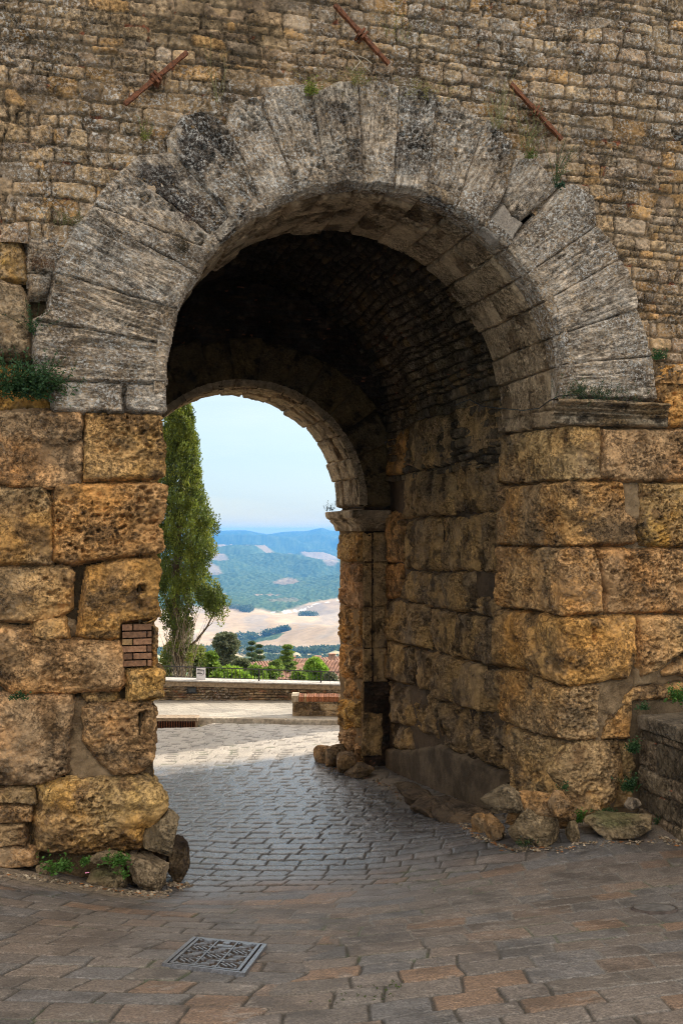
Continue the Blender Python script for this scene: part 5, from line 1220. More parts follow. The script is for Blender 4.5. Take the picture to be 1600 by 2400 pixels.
# ---- trees and shrubs below the parapet
def blob_tree(nm, lab, cat, x, ytop, ybot, halfw, D, cols, seed, dens=1.0, leaf=.16, shape='round', group=None, zdeep=4.0, trunk=True):
    base = at_depth(x, ybot, D); base[2] = min(base[2]-.3, float(np.interp(D, [30, 200], [-7.3, -44]))-.2); t = thing(nm, lab, cat, base, group)
    rs = np.random.RandomState(seed); hw = halfw/F*D; zt_ = -(ytop-1245)/F*D; zbm = -(ybot-1245)/F*D; H = zt_-zbm; n = int(120*dens); cs = []; sp = []
    l0 = lat(x, D)
    for i in range(n):
        t_ = rs.rand(); th_ = rs.uniform(0, 2*math.pi)
        if shape == 'round': w = hw*math.sqrt(max(.02, 1-(2*t_-1)**2*.95)) if t_ > .45 else hw
        elif shape == 'cone': w = hw*(1.02-t_)
        elif shape == 'cedar': w = hw*(.35+.65*abs(math.sin(t_*9)))*(1.05-t_*.55)
        elif shape == 'tier':
            k = rs.randint(0, 11); ang_ = rs.randint(0, 6)*1.047+k*.5; t_ = (k+.5)/11; w = hw*(1.10-t_)*(.75+.45*_h(np.array([k*7.0+ang_*3]), np.array([seed*1.0]), np.array([0.0]), 1)[0]); th_ = ang_+rs.normal(0, .13)
        r = w*math.sqrt(rs.rand()); z = zbm+H*t_+(.22*r-.28*r*r/max(w, .1) if shape == 'tier' else 0)
        if shape == 'round': z = z-.15*r
        cs.append(at_lz(l0+r*math.cos(th_), D+r*math.sin(th_), z)); sp.append(rs.uniform(.7, 1.2)*(hw*.13+.02 if shape == 'tier' else max(.12, hw*.2)))
    sq = (1, 1, .3) if shape in ('tier', 'cedar') else (1, 1, .8)
    link_leaves(leaves(cs, leaf, int(55*min(1.5, max(.6, hw/1.0))), sp, cols, seed+1, squash=sq, up=.3), t)
    if trunk:
        b = MB(); b.tube([tuple(base), tuple(at_lz(l0, D, zbm)), tuple(at_lz(l0+.05*hw, D, zbm+H*.55)), tuple(at_lz(l0, D, zbm+H*.97))], [.05*hw+.10, .05*hw+.07, .05*hw+.03, .015], 7); 
        for i in range(10):
            q = rs.uniform(.15, .9); a_ = rs.uniform(0, 6.28); w = hw*(1-q*.8)*.8
            b.tube([tuple(at_lz(l0, D, zbm+H*q)), tuple(at_lz(l0+w*math.cos(a_), D+w*math.sin(a_), zbm+H*q+.1*w))], [.03, .008], 4, cap=False)
        b.build('trunk', M_BARK, t, True)
    return t
OLV = [(.05, .065, .035), (.085, .105, .055), (.13, .145, .08), (.20, .21, .13)]
GRN = [(.06, .10, .02), (.11, .18, .03), (.17, .27, .04), (.24, .33, .06)]
BRT = [(.09, .17, .02), (.16, .28, .03), (.24, .38, .05), (.32, .44, .07)]
SPR = [(.035, .06, .03), (.06, .095, .04), (.10, .14, .055), (.15, .19, .07)]
CDR = [(.06, .10, .025), (.11, .17, .035), (.17, .25, .05), (.24, .33, .07)]
blob_tree('grey_cedar', 'large dark olive tree crown right of the cypress', 'tree', 530, 1488, 1640, 46, 66, OLV, 31, 6.0, .17, 'cedar')
blob_tree('fir_tree', 'left one of two slender dark firs behind the railing', 'tree', 590, 1500, 1650, 26, 100, SPR, 32, 5.0, .17, 'tier')
blob_tree('fir_tree', 'right one of two slender dark firs behind the railing', 'tree', 608, 1508, 1650, 27, 106, SPR, 33, 5.0, .17, 'tier')
blob_tree('young_cedar', 'light green cedar with spreading flat tiers before the red roofs', 'tree', 673, 1510, 1650, 40, 74, CDR, 34, 3.2, .15, 'tier')
blob_tree('low_cedar', 'bright flat-topped cedar boughs left of the young cedar', 'tree', 648, 1549, 1650, 28, 70, CDR, 39, 2.4, .15, 'cedar')
blob_tree('round_bush', 'round bright green leafy bush right of the young cedar', 'bush', 738, 1546, 1660, 34, 52, BRT, 35, 4.0, .13, 'round')
blob_tree('yellow_shrub', 'yellow green shrub at the cypress foot behind the sign', 'bush', 405, 1510, 1640, 26, 33, [(.11, .12, .03), (.17, .18, .04), (.23, .24, .06), (.28, .28, .09)], 36, 1.6, .13, 'round')
blob_tree('laurel_hedge', 'bright green hedge just behind the railing', 'hedge', 540, 1572, 1650, 60, 32, BRT, 37, 3.0, .12, 'round')
blob_tree('leafy_shrub', 'mid green shrub between the cypress and the dark olive crown', 'bush', 492, 1535, 1645, 24, 34, GRN, 38, 1.8, .12, 'round')
blob_tree('dark_conifer', 'dark conifer tip at the right behind the railing', 'tree', 810, 1575, 1650, 26, 34, SPR, 40, 1.2, .12, 'tier')
blob_tree('green_shrub', 'soft green shrub under the two firs', 'bush', 600, 1562, 1655, 30, 40, GRN, 42, 1.6, .13, 'round')
blob_tree('olive_shrub', 'dull olive shrub mass behind the railing left of the firs', 'bush', 566, 1548, 1660, 34, 48, OLV, 43, 3.5, .14, 'cedar')
blob_tree('green_shrub', 'loose green shrub just left of the young cedar', 'bush', 634, 1566, 1660, 24, 46, GRN, 44, 2.4, .13, 'cedar')
blob_tree('green_shrub', 'low green shrub between the young cedar and the bright bush', 'bush', 700, 1576, 1660, 26, 44, GRN, 45, 2.4, .13, 'cedar')
blob_tree('olive_shrub', 'grey green shrub at the right behind the railing', 'bush', 775, 1580, 1660, 20, 46, OLV, 46, 2.0, .13, 'cedar')
blob_tree('pale_shrub', 'pale silvery shrub at the right of the cypress foot', 'bush', 462, 1518, 1650, 24, 36, [(.09, .11, .05), (.15, .17, .08), (.21, .22, .12), (.27, .27, .17)], 47, 2.6, .12, 'cedar')
# ---- houses with red roofs
M_ROOF = plain('roof_tile', (1, 1, 1), vcol=True, noise=.3, scale=3, bump=.4, bdist=.03)
M_STUC = plain('stucco', (.55, .47, .38), noise=.12, scale=2)
def house(lab, x, yr, D, w, dp, hh, rot, seed, wall=(.55, .46, .36), ridge=.28, chim=1):
    c = at_depth(x, yr, D); rh = ridge*dp
    t = thing('red_roofed_house', lab, 'house', (c[0], c[1], c[2]-rh-hh)); M = Matrix.Translation(Vector(c)) @ Matrix.Rotation(rot, 4, 'Z')
    mw_ = MB(); mw_.box((-w/2, -dp/2, -rh-hh), (w/2, dp/2, -rh), wall, M=M)
    mw_.add([tuple(M @ Vector(q)) for q in ((-w/2, -dp/2, -rh), (-w/2, dp/2, -rh), (-w/2, 0, -.12), (w/2, -dp/2, -rh), (w/2, dp/2, -rh), (w/2, 0, -.12))], [(0, 2, 1), (3, 4, 5)], wall)
    mw_.build('wall', plain('stucco_%d' % seed, (1, 1, 1), vcol=True, noise=.12, scale=2), t)
    rs = np.random.RandomState(seed)
    for s in (-1, 1):
        n = int(w/.25); nt_ = 14; V_ = []; F_ = []; C2 = []
        for i in range(n*2+1):
            for j in range(nt_+1):
                xx = -w/2-.4+(w+.8)*i/(n*2); tt_ = j/nt_; V_.append(tuple(M @ Vector((xx, s*(dp/2+.4)*tt_, -(rh+.4*ridge)*tt_+(.09 if i % 2 else 0)-.03*((j % 1))))))
                C2.append(tuple(np.array((.22, .12, .085))*rs.uniform(.7, 1.3)) if rs.rand() > .15 else (.25, .19, .14))
        F_ = [(i*(nt_+1)+j, (i+1)*(nt_+1)+j, (i+1)*(nt_+1)+j+1, i*(nt_+1)+j+1) for i in range(n*2) for j in range(nt_)]
        ro = link('roof', mk('roof', V_, F_, C2, smooth=False), M_ROOF, t)
    for k in range(chim):
        m = MB(); xx = rs.uniform(-.3, .3)*w; m.box((xx-.22, -.22-dp*.12, -.7), (xx+.22, .22-dp*.12, .38), (.25, .17, .13), M=M); m.box((xx-.28, -.28-dp*.12, .39), (xx+.28, .28-dp*.12, .47), (.24, .13, .09), M=M)
        ch = m.build('chimney', M_STUC, None); ch.data.transform(Matrix.Translation(-Vector(t.location))); ch.parent = ro; ch.data.materials.clear(); ch.data.materials.append(M_ROOF)
    for k in range(max(2, int(w/3))):
        m = MB(); xx = -w/2+w*(k+.5)/max(2, int(w/3)); m.box((xx-.4, -dp/2-.04, -rh-2.0), (xx+.4, -dp/2+.02, -rh-.8), (.06, .065, .07), M=M); m.build('window', M_BLK, t)
    return t
house('red tiled house roof with a chimney behind the young cedar', 705, 1545, 88, 15, 9, 6, R_(12), 1, chim=2)
house('lower red roof in front of the chimneyed house', 690, 1562, 76, 8, 6, 5, R_(60), 2, chim=0)
house('red roof left of the young cedar, seen between trees', 645, 1570, 82, 9, 7, 5, R_(-10), 6, chim=1)
house('grey brown hipped roof house at the right behind the railing', 797, 1549, 80, 9, 9, 5, R_(-35), 3, (.60, .55, .50), chim=1)
house('small pink walled house low behind the railing bars', 668, 1588, 60, 7, 5, 4, R_(25), 4, (.62, .42, .34), chim=0)
house('small tiled roof low behind the railing near the right post', 590, 1597, 56, 8, 5, 4, R_(5), 5, (.62, .45, .36), chim=0)
# ---- far country: one terrain sheet, distance 29 m to 15 km
PY = np.array([2400, 1750, 1667, 1590, 1549, 1520, 1511, 1475, 1435, 1386, 1342, 1306, 1285, 1268, 1262]); PDD = np.array([30, 200, 600, 1000, 1250, 1500, 1650, 2000, 2600, 3500, 4600, 6200, 8200, 10500, 12500])
PZ = -(PY-1245)/F*PDD; PZ[0] = -7.2
dist = np.concatenate([np.geomspace(29.5, 900, 90), np.linspace(900, 5200, 520)[1:], np.linspace(5200, 11100, 150)[1:]])
axx = np.concatenate([np.linspace(-7000, -150, 60), np.linspace(-150, 1250, 470)[1:], np.linspace(1250, 7000, 60)[1:]])
AX, DI = np.meshgrid(axx, dist); LX = (AX-CX)/F*DI
ZT = np.interp(DI, PDD, PZ)
y0_ = CY-ZT/DI*F                                    # base row of each distance
amp = np.interp(DI, [30, 400, 1200, 2500, 4500, 7000, 13000], [1, 6, 7, 13, 34, 60, 130])
hl = fbm(LX/260, DI/330, 0, 51, 4)*np.interp(DI, [0, 900, 1500, 2600, 3200], [0, .3, 1, 1, .2])*15 + fbm(LX/900, DI/1300, 0, 52, 4)*amp
gul = -np.abs(fbm(LX/420+DI/1400, DI/900, 0, 55, 3))*46*sstep(1500, 1750, DI)*sstep(2900, 2600, DI)
ridges = (1-np.abs(fbm(LX/1100, DI/1500, 0, 56, 4)*2))*sstep(2800, 5500, DI)*190-95*sstep(2800, 5500, DI)
# skyline from the photograph's outline: low saddle at 640, summit near 755
sky_y = np.interp(AX, [-7000, 300, 480, 530, 575, 625, 665, 720, 752, 775, 850, 1100, 7000], [1262, 1252, 1251, 1249, 1248, 1255, 1251, 1249, 1244, 1248, 1252, 1258, 1262])
peak = np.exp(-((DI-10300)/1500)**2); zs_ = -(1247+(sky_y-1250)*1.5-1245)/F*10300+16*fbm(LX/330, DI/1800, 0, 57, 4)
back = sstep(10900, 11100, DI)*0
ZT2 = ZT+(hl+gul+ridges)*(1-peak)
ZT2 = ZT2*(1-peak)+zs_*peak-back*260
ZT2 = np.where(DI < 34, np.minimum(ZT2, -6.9), ZT2)
def ell(cx, cy, rx, ry, rot=0, n=.5, s=0):
    a = AX-cx; b_ = (y0_-cy); ca, sa = math.cos(rot), math.sin(rot); p = (a*ca+b_*sa)/rx; q = (-a*sa+b_*ca)/ry
    return sstep(1.15, .85, np.hypot(p, q)+n*.5*fbm(AX/22+s, y0_/9, 0, 60+s, 4, .6))
straw = mix((.35, .265, .17), (.42, .33, .225), sstep(-.2, .3, fbm(AX/60, y0_/14, 0, 71, 4)))
straw = mix(straw, np.array((.27, .235, .19)), .8*sstep(.0, .35, fbm(AX/55+3, y0_/13, 0, 75, 3)))
straw = straw*(1+.06*np.sin(LX/7+fbm(LX/60, DI/60, 0, 3, 2)*6)*sstep(2800, 1500, DI))[..., None]
wood = mix((.045, .075, .035), (.075, .11, .05), sstep(-.2, .3, fbm(AX/4, y0_/2.2, 0, 72, 4, .7)))
wood = mix(wood, (.10, .14, .07), .5*sstep(.1, .4, fbm(AX/1.6, y0_/1.1, 0, 73, 3)))
isf = sstep(1427, 1432, y0_+6*fbm(AX/60, 0*y0_, 0, 74, 3)+np.interp(AX, [300, 500, 560, 650, 700, 740, 800], [-5, 12, 8, 0, 10, 20, 30]))     # straw fields nearer than the wood's edge
m = isf*sstep(1519, 1513, y0_)
c = mix(wood, straw, m)
c = mix(c, wood*1.1, sstep(.5, .7, np.maximum.reduce([ell(620, 1474, 50, 3.5, .02, 1, 1), ell(575, 1480, 11, 9, .7, 1, 2)])))     # hedges between the fields
for args in ((505, 1332, 32, 7, .12, .5, 3), (600, 1308, 55, 2.4, .02, .8, 4), (560, 1306, 40, 2, .02, .8, 5), (678, 1311, 38, 4, .02, .7, 6), (740, 1299, 46, 5, .04, 1, 7), (690, 1294, 30, 4, 0, 1, 8), (672, 1366, 33, 6.5, -.05, .3, 9), (496, 1352, 28, 7, 0, .6, 10), (500, 1388, 26, 4, 0, .6, 11),
             (505, 1402, 22, 7, .4, .5, 15), (622, 1394, 30, 1.6, .04, .7, 12), (775, 1330, 22, 5, 0, .7, 13), (668, 1408, 35, 6, 0, .8, 14), (770, 1420, 70, 13, -.12, .4, 16), (520, 1300, 26, 3, 0, .8, 17), (900, 1340, 60, 9, 0, .6, 18), (300, 1350, 90, 9, 0, .6, 19)):
    c = mix(c, straw*(.72 if args[0] != 672 else .62), ell(*args)*(.85 if args[0] not in (668,) else .35))
# gravelly river bed and pale track
riv = sstep(2.2, .8, np.abs(y0_-np.interp(AX, [600, 660, 700, 740, 800], [1434, 1430, 1427, 1418, 1405])+3*fbm(AX/8, 0*AX, 0, 81, 3)))*(AX > 630)*(AX < 820)*sstep(.0, .2, fbm(AX/5, y0_/2, 0, 82, 3)+.1)
c = mix(c, np.array((.60, .58, .54)), riv*.9)
near_ = sstep(1513, 1518, y0_)
nf = mix((.10, .13, .06), (.34, .29, .18), sstep(-.05, .2, fbm(AX/40, y0_/6, 0, 76, 3)+.35*np.sin(y0_*.35)))
c = mix(c, nf, near_)
c = mix(c, np.array((.08, .12, .04)), sstep(700, 300, DI))
W = np.stack([SN*DI+CS*LX, CS*DI-SN*LX, ZT2], -1)
# tree texture of the woods as real relief
isw = 1-np.clip(m+near_*0, 0, 1)
W[..., 2] += isw*sstep(900, 1500, DI)*9*np.abs(fbm(LX/16, DI/30, 0, 77, 2))
mt, nt, bs = newmat('countryside'); Lk = nt.links
ca = N(nt, 'ShaderNodeAttribute', attribute_name='Col').outputs[0]; po = N(nt, 'ShaderNodeTexCoord').outputs['Object']
n1 = N(nt, 'ShaderNodeTexNoise', i_Scale=.06, i_Detail=6, i_Roughness=.7); Lk.new(po, n1.inputs['Vector'])
Lk.new(mixc(nt, ca, ramp(nt, n1.outputs[0], [(.3, .7), (.7, 1.3)]), .6, 'MULTIPLY'), bs.inputs['Base Color']); bs.inputs['Roughness'].default_value = 1; bs.inputs['Specular IOR Level'].default_value = 0
setprops(link('hills', mk('hills', W.reshape(-1, 3), grid_faces(*AX.shape), c.reshape(-1, 3)), mt), 'hazy wooded hills and straw coloured fields seen through the arch', kind='structure')
def terr(x, D):
    # height of the terrain sheet at picture column x and distance D
    i = np.clip(np.searchsorted(dist, D), 1, len(dist)-1); j = np.clip(np.searchsorted(axx, x), 1, len(axx)-1); return ZT2[i, j]
def wood_belt(name, lab, pts, n, size, cols, seed, per=26):
    rs = np.random.RandomState(seed); cs = []
    for i in range(n):
        k = rs.randint(len(pts)); x0, x1, d0, d1 = pts[k]; x = rs.uniform(x0, x1); D = rs.uniform(d0, d1); s = rs.uniform(.6, 1.2)*size
        cs.append(at_lz((x-CX)/F*D, D, terr(x, D)+s*.6))
    v, f, c = leaves(cs, size*.55, per, size*.75, cols, seed, squash=(1, 1, .8))
    o = link(name, mk(name, v, f, c, smooth=False), M_LEAF); setprops(o, lab, kind='stuff'); return o
HAZ = [(.035, .06, .03), (.055, .085, .04), (.08, .12, .055), (.11, .15, .07)]
wood_belt('hedgerow', 'belt of hazy green trees at the foot of the straw fields', [(560, 900, 1450, 1500), (620, 900, 1280, 1330), (700, 900, 1180, 1240), (300, 600, 1400, 1500), (730, 900, 1500, 1560), (610, 800, 1100, 1130)], 1500, 7, HAZ, 61)
wood_belt('field_copse', 'dark copses and hedges among the straw fields', [(615, 660, 2030, 2060), (655, 675, 2040, 2060), (560, 600, 2000, 2060), (567, 582, 1900, 2010), (520, 535, 2050, 2070), (700, 740, 2500, 2560), (562, 590, 2640, 2700), (540, 590, 2700, 2760)], 230, 9, HAZ, 62)
# ================================================================== WEEDS
def sprig(rs, P0, h, n, leaf, col, lean=(0, 0, 0), V=None, F_=None, C_=None, w=.5):
    """a stem with paired leaflets"""
    P0 = np.array(P0); d = np.array([rs.normal(0, .35), rs.normal(0, .25), 1.0])+np.array(lean); d /= np.linalg.norm(d)
    side = np.cross(d, rs.normal(size=3)); side /= np.linalg.norm(side)
    def quad(a, b, c, d_, cc):
        k = len(V); V.extend([a, b, c, d_]); F_.append((k, k+1, k+2, k+3)); C_.extend([cc]*4)
    bend = rs.normal(0, .25, 3)
    for i in range(n):
        t = (i+.4)/n; P = P0+d*h*t+bend*h*t*t; cc = np.array(col)*rs.uniform(.65, 1.35)
        s = side*(1 if i % 2 else -1)+d*rs.uniform(0, .7)+rs.normal(0, .3, 3); s /= np.linalg.norm(s); q = np.cross(s, rs.normal(size=3)); q /= np.linalg.norm(q); L = leaf*rs.uniform(.6, 1.2)*(1-.3*t)
        quad(P, P+s*L*.5+q*L*w*.5, P+s*L, P+s*L*.5-q*L*w*.5, cc)
    st = np.cross(d, [0.3, 1, 0.2]); st /= np.linalg.norm(st); st *= .0012+h*.004
    for i in range(3):
        a, b_ = i/3, (i+1)/3; p0 = P0+d*h*a+bend*h*a*a; p1 = P0+d*h*b_+bend*h*b_*b_; quad(p0-st, p0+st, p1+st*.6, p1-st*.6, np.array(col)*.7)
def weed(lab, x, y, D, w, h, n, leaf, col, seed, name='weed', cat='plant', lean=(0, -.25, 0), leafn=8, wd=.55, group=None):
    rs = np.random.RandomState(seed); c = at_depth(x, y, D); V = []; F_ = []; C_ = []
    for i in range(n):
        p = c+np.array([rs.normal(0, w*.45), rs.normal(0, .02), rs.normal(0, w*.12)]); p[1] -= abs(rs.normal(0, .02))
        sprig(rs, p, h*rs.uniform(.5, 1.15), leafn, leaf, col, lean, V, F_, C_, wd)
    o = link(name, mk(name, V, F_, C_, smooth=False), M_LEAF); o.data.transform(Matrix.Translation(-Vector(c))); o.location = Vector(c)
    return setprops(o, lab, kind='stuff') if name == 'dry_grass' else setprops(o, lab, cat, group)
GW_ = (.075, .17, .03); DG = (.045, .10, .035); DRY = (.34, .27, .11); YG = (.22, .26, .05); HG = (.10, .14, .06)
weed('clump of bright green leaves at the left pier, leftmost', 140, 2040, dfront(140, .18), .15, .15, 26, .05, GW_, 1)
weed('small green tuft between the stones under the big left block', 202, 2022, dfront(202, .18), .07, .09, 12, .04, GW_, 2)
weed('spreading green weed beside the corner buffer stone', 278, 2022, dfront(278, .25), .13, .09, 30, .045, GW_, 3)
weed('thin green weed hanging left of the corner buffer stone', 292, 2055, dfront(292, .28), .04, .12, 9, .04, GW_, 4)
weed('little green tuft in a joint at the left edge', 38, 1638, dfront(38, .08), .14, .05, 16, .035, DG, 5)
weed('caper bush with trailing dark green sprays in the left recess', 60, 922, dfront(60, .0), .34, .34, 170, .05, DG, 6, 'caper_bush', 'bush', (.1, -.55, -.35), 12, .45)
weed('thin hanging stems at the right end of the left recess', 118, 915, dfront(118, .05), .12, .16, 26, .025, (.07, .12, .04), 7, leafn=7, lean=(0, -.3, -.6))
weed('green weed growing in the cleft above the left impost', 75, 780, dfront(75, .02), .03, .3, 16, .03, DG, 8, lean=(0, -.3, -.3))
weed('dry brown root tangle on the pale block at the left', 98, 625, dfront(98, .06), .18, .11, 60, .02, (.20, .10, .05), 9, 'dry_tangle', lean=(0, -.6, -.5), leafn=4, wd=.15)
weed('dark green moss like plants along the right cornice', 1400, 932, dfront(1400, .12), .50, .09, 110, .022, (.05, .085, .035), 10, 'dry_grass', leafn=9)
weed('taller sprigs at the left end of the right cornice', 1362, 926, dfront(1362, .12), .10, .16, 26, .022, (.05, .085, .035), 11, 'ledge_plant', leafn=12)
weed('green fern tuft at the right end of the arch', 1540, 842, dfront(1540, .05), .07, .12, 22, .04, (.05, .12, .04), 12, 'fern', lean=(.3, -.3, 0))
weed('yellow green tuft on the crown of the arch, left', 727, 222, dfront(727, .10), .09, .13, 26, .035, YG, 13, 'grass_tuft')
weed('dry grass tuft on the crown of the arch', 835, 196, dfront(835, .12), .10, .14, 34, .03, (.26, .25, .08), 14, 'grass_tuft', wd=.25)
weed('dry straw line along the top of the arch, left half', 770, 194, dfront(770, .08), .55, .035, 90, .03, DRY, 15, 'dry_grass', wd=.25, leafn=5)
weed('dry straw line along the top of the arch, right half', 985, 212, dfront(985, .10), .42, .05, 80, .03, (.30, .27, .10), 16, 'dry_grass', wd=.25, leafn=5)
weed('pale dry stalks rising at the right shoulder of the arch', 1165, 300, dfront(1165, .12), .12, .38, 26, .02, (.33, .31, .14), 17, 'tall_stalks', leafn=14, wd=.3)
weed('thin yellow flowered stalks below the right anchor bar', 1235, 345, dfront(1235, .12), .12, .42, 18, .018, (.24, .25, .10), 18, 'tall_stalks', leafn=14, wd=.3)
weed('tall feathery green weed at the right haunch of the arch', 1300, 430, dfront(1300, .10), .05, .45, 16, .022, (.09, .13, .05), 19, 'tall_stalks', leafn=16)
weed('small dark rosette under the feathery weed', 1308, 440, dfront(1308, .12), .05, .05, 14, .035, (.04, .09, .05), 20)
weed('green tuft on the small wedge stone', 1240, 372, dfront(1240, .10), .07, .09, 18, .03, (.13, .18, .04), 21)
weed('yellowish plant under the left anchor bar', 342, 330, dfront(342, .03), .05, .16, 16, .02, (.22, .24, .05), 22, leafn=10)
weed('straw plant on the wall left of the arch', 160, 525, dfront(160, .05), .16, .13, 40, .03, (.20, .19, .08), 23, 'dry_weed', wd=.25)
weed('pale stalks above the left shoulder of the arch', 508, 240, dfront(508, .08), .04, .45, 6, .015, (.30, .28, .12), 24, 'tall_stalks', leafn=12, wd=.3)
weed('yellow flowered stems growing from the wall right of the top bar', 935, 95, dfront(935, .06), .22, .26, 12, .018, (.30, .29, .09), 25, 'tall_stalks', leafn=9, wd=.3)
weed('dead bush clinging to the face of the left voussoirs', 430, 590, dfront(430, .12), .07, .12, 40, .025, (.07, .055, .03), 26, 'dry_weed', wd=.3)
weed('dark twiggy tuft on a hollow of the left voussoirs', 443, 522, dfront(443, .12), .09, .10, 30, .02, (.09, .055, .04), 27, 'dry_weed', wd=.3)
weed('green weeds in the corner between right pier and side wall, upper', 1478, 1760, dfront(1478, .12), .06, .13, 36, .045, DG, 28)
weed('green weeds in the corner between right pier and side wall, middle', 1468, 1850, dfront(1468, .18), .09, .16, 44, .045, DG, 29)
weed('green tuft on the end of the side wall', 1505, 1662, dfront(1505, .1), .09, .07, 20, .035, DG, 30)
weed('large green tuft on top of the side wall at the right edge', 1592, 1640, dfront(1592, .3), .16, .16, 44, .05, GW_, 31)
weed('leafy weed growing between the boulder and the ledge', 1352, 1925, dfront(1352, .34), .06, .13, 22, .05, GW_, 32)
weed('low green weed on the flat ledge', 1415, 1905, dfront(1415, .3), .12, .05, 24, .035, DG, 33)
weed('green tuft at the right end of the flat ledge', 1540, 1930, dfront(1540, .35), .07, .10, 20, .04, DG, 34)
weed('tuft behind the large pale boulder', 1250, 1882, dfront(1250, .3), .09, .06, 18, .035, GW_, 35)
weed('dark tuft under the large pale boulder', 1232, 1978, dfront(1232, .62), .12, .05, 20, .03, (.05, .08, .03), 36)
weed('small sprig in the pitted front of the base block', 1318, 1850, dfront(1318, .2), .05, .08, 10, .035, DG, 37)
weed('wispy dark plant on the far cornice', 772, 1196, 17.2, .10, .14, 16, .03, (.04, .06, .03), 38, 'ledge_plant')
weed('grass patch in front of the drain', 425, 1722, 23.3, .22, .05, 40, .05, (.16, .20, .06), 39, 'grass_tuft', wd=.25, leafn=4)
weed('grass line at the foot of the brick topped wall', 705, 1690, 24.75, .25, .06, 30, .05, (.10, .14, .04), 41, 'dry_grass', wd=.25, leafn=4)
weed('tiny green weeds in a paving joint at the bottom', 850, 2342, float(np.dot(on_ground(850, 2342)[:2], (SN, CS))), .25, .015, 40, .012, (.06, .09, .02), 42, 'dry_grass', leafn=4)
weed('tiny green sprig in the paving, bottom right of centre', 925, 2312, float(np.dot(on_ground(925, 2312)[:2], (SN, CS))), .05, .02, 12, .012, (.06, .10, .02), 43, 'grass_tuft', leafn=4)
# white roots hanging on the wall above the crown
b = MB(); rs = np.random.RandomState(2)
for pts in (((800, 114), (822, 122), (845, 143), (868, 170)), ((845, 143), (833, 158), (824, 168)), ((838, 130), (858, 138), (872, 150))):
    P = [tuple(at_depth(x, y, dfront(x, .045))) for x, y in pts]; b.tube(P, [.004, .0035, .003, .002][:len(P)], 5)
o = b.build('bare_root', plain('pale_root', (.52, .46, .36), noise=.1)); setprops(o, 'pale bare root hanging on the wall above the crown', 'root')
b = MB(); P = [tuple(at_depth(x, y, dfront(x, d))) for x, y, d in ((1225, 962, -.7), (1262, 957, -.2), (1285, 940, .02), (1310, 928, .06), (1345, 925, .09))]; b.tube(P, .006, 5)
P = [tuple(at_depth(x, y, D)) for x, y, D in ((1065, 950, 13.0), (1100, 936, 12.6), (1128, 952, 12.3), (1160, 956, 12.0), (1225, 962, 10.9))]; b.tube(P, .006, 5)
o = b.build('old_cable', M_BLK); setprops(o, 'thin dark cable running along the passage wall to the right cornice', 'cable')
# litter
def litter(lab, x, y, off, s, colr, seed):
    D = dfront(x, off); c = at_depth(x, y, D); rs = np.random.RandomState(seed); A, B = np.meshgrid(np.linspace(-1, 1, 6), np.linspace(-1, 1, 5)); X = np.stack([A*s, B*s*.7, .5*s*rs.rand(5, 6)], -1)+c
    o = link('paper_scrap', mk('paper_scrap', X.reshape(-1, 3), grid_faces(5, 6), smooth=False), plain('paper_%d' % seed, colr, noise=.15)); o.data.transform(Matrix.Translation(-Vector(c))); o.location = Vector(c); setprops(o, lab, 'litter')
litter('crumpled white paper scrap at the foot of the right ledge', 1511, 1952, .55, .03, (.62, .66, .7), 1)
litter('small pink paper scrap at the foot of the left pier', 205, 2046, .33, .018, (.65, .25, .4), 2)
# ================================================================== unseen house beyond the right edge, added to cast a shade band on the street outside
SUNEL, SUNAZ = 28.0, 19.0      # elevation; azimuth from +u towards +v
house('unseen tall ochre house right of the far pier, added to shade the outer street', 1552, 760, 30.9, 7, 3.7, 12, R_(19), 9, chim=1)
# ================================================================== HAZE
hz = MB()
# ---- world, sun, camera
w = bpy.data.worlds.new('World'); scene.world = w; w.use_nodes = True
nt = w.node_tree; nt.nodes.clear(); Lw = nt.links
out = nt.nodes.new('ShaderNodeOutputWorld'); bg = nt.nodes.new('ShaderNodeBackground'); sky = nt.nodes.new('ShaderNodeTexSky')
sky.sky_type = 'NISHITA'; sky.sun_disc = False; sky.sun_elevation = R_(SUNEL)
sd_ = Vector((math.cos(R_(SUNAZ))*math.cos(R_(SUNEL)), math.sin(R_(SUNAZ))*math.cos(R_(SUNEL)), math.sin(R_(SUNEL))))
sky.sun_rotation = math.atan2(sd_.x, sd_.y); sky.air_density = 1.0; sky.dust_density = 1.5; sky.ozone_density = 1.0; sky.altitude = 500
tc = nt.nodes.new('ShaderNodeTexCoord'); mp = nt.nodes.new('ShaderNodeMapping'); mp.inputs['Scale'].default_value = (1.6, 1.6, 9); Lw.new(tc.outputs['Generated'], mp.inputs[0])
cn = nt.nodes.new('ShaderNodeTexNoise'); cn.inputs['Scale'].default_value = 2.1; cn.inputs['Detail'].default_value = 5; cn.inputs['Roughness'].default_value = .5; Lw.new(mp.outputs[0], cn.inputs['Vector'])
SKYS = .115
sz = nt.nodes.new('ShaderNodeSeparateXYZ'); Lw.new(tc.outputs['Generated'], sz.inputs[0])
el = nt.nodes.new('ShaderNodeMath'); el.operation = 'MULTIPLY_ADD'; Lw.new(cn.outputs[0], el.inputs[0]); el.inputs[1].default_value = .14; Lw.new(sz.outputs[2], el.inputs[2])
veil = ramp(nt, el.outputs[0], [(.065, (1.35, 1.55, 1.65)), (.10, (.85, 1.28, 1.72)), (.14, (.95, 1.36, 1.75)), (.21, (1.5, 1.72, 1.9)), (.42, (5.5, 4.9, 4.1))])
cmix = mixc(nt, sky.outputs[0], veil, .80)
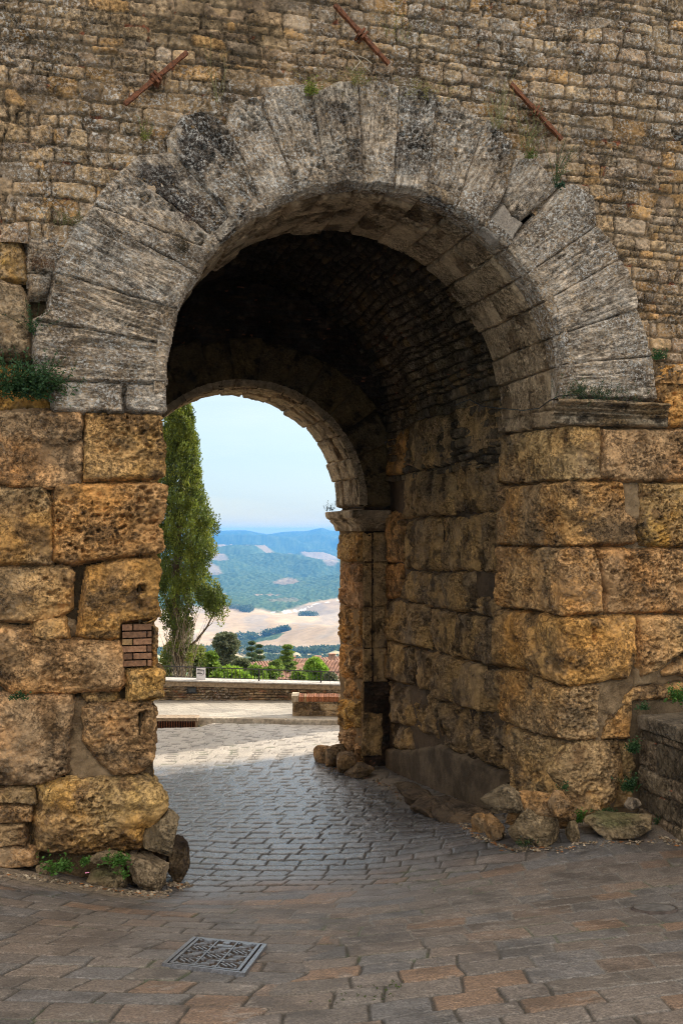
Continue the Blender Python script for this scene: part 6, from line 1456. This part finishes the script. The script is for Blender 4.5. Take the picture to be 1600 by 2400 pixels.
Lw.new(cmix, bg.inputs[0]); bg.inputs[1].default_value = SKYS; Lw.new(bg.outputs[0], out.inputs[0])
sl = bpy.data.lights.new('sun', 'SUN'); sl.energy = 3.1; sl.angle = R_(.53); sl.color = (1.0, .90, .76); so = bpy.data.objects.new('sun', sl); COL.objects.link(so)
so.rotation_euler = sd_.to_track_quat('Z', 'Y').to_euler()
cam = bpy.data.cameras.new('camera'); co = bpy.data.objects.new('camera', cam); COL.objects.link(co); scene.camera = co
cam.sensor_fit = 'VERTICAL'; cam.sensor_height = 36; cam.sensor_width = 24; cam.lens = F/2400*36; cam.shift_y = 45/2400; cam.clip_start = .1; cam.clip_end = 60000
co.location = (0, 0, 0); co.rotation_euler = (R_(90), 0, -YAW)
scene.view_settings.view_transform = 'Standard'; scene.view_settings.look = 'None'; scene.view_settings.gamma = 1; scene.view_settings.exposure = 1.85
hb = MB()
x0, x1, y0, y1, z0, z1 = -16000, 16000, -60, 11700, -520, 34
hb.box((x0, y0, z0), (x1, y1, z1)); hm = bpy.data.materials.new('haze'); hm.use_nodes = True; hn = hm.node_tree; hn.nodes.clear()
ho = hn.nodes.new('ShaderNodeOutputMaterial'); pv = hn.nodes.new('ShaderNodeVolumePrincipled'); pv.inputs['Color'].default_value = (.11, .42, 1.0, 1); pv.inputs['Density'].default_value = 9e-5; pv.inputs['Anisotropy'].default_value = .0
hn.links.new(pv.outputs[0], ho.inputs['Volume'])
ho_ = hb.build('haze', hm); setprops(ho_, 'blue summer haze over the far hills', kind='stuff')
scene.render.engine = 'CYCLES'
scene.cycles.max_bounces = 8; scene.cycles.diffuse_bounces = 7; scene.cycles.glossy_bounces = 2; scene.cycles.transmission_bounces = 2; scene.cycles.volume_bounces = 0
scene.cycles.use_denoising = True; scene.cycles.denoising_prefilter = 'NONE'; scene.cycles.use_adaptive_sampling = True; scene.cycles.adaptive_threshold = .015
scene.cycles.pixel_filter_type = 'BLACKMAN_HARRIS'; scene.cycles.filter_width = 1.05
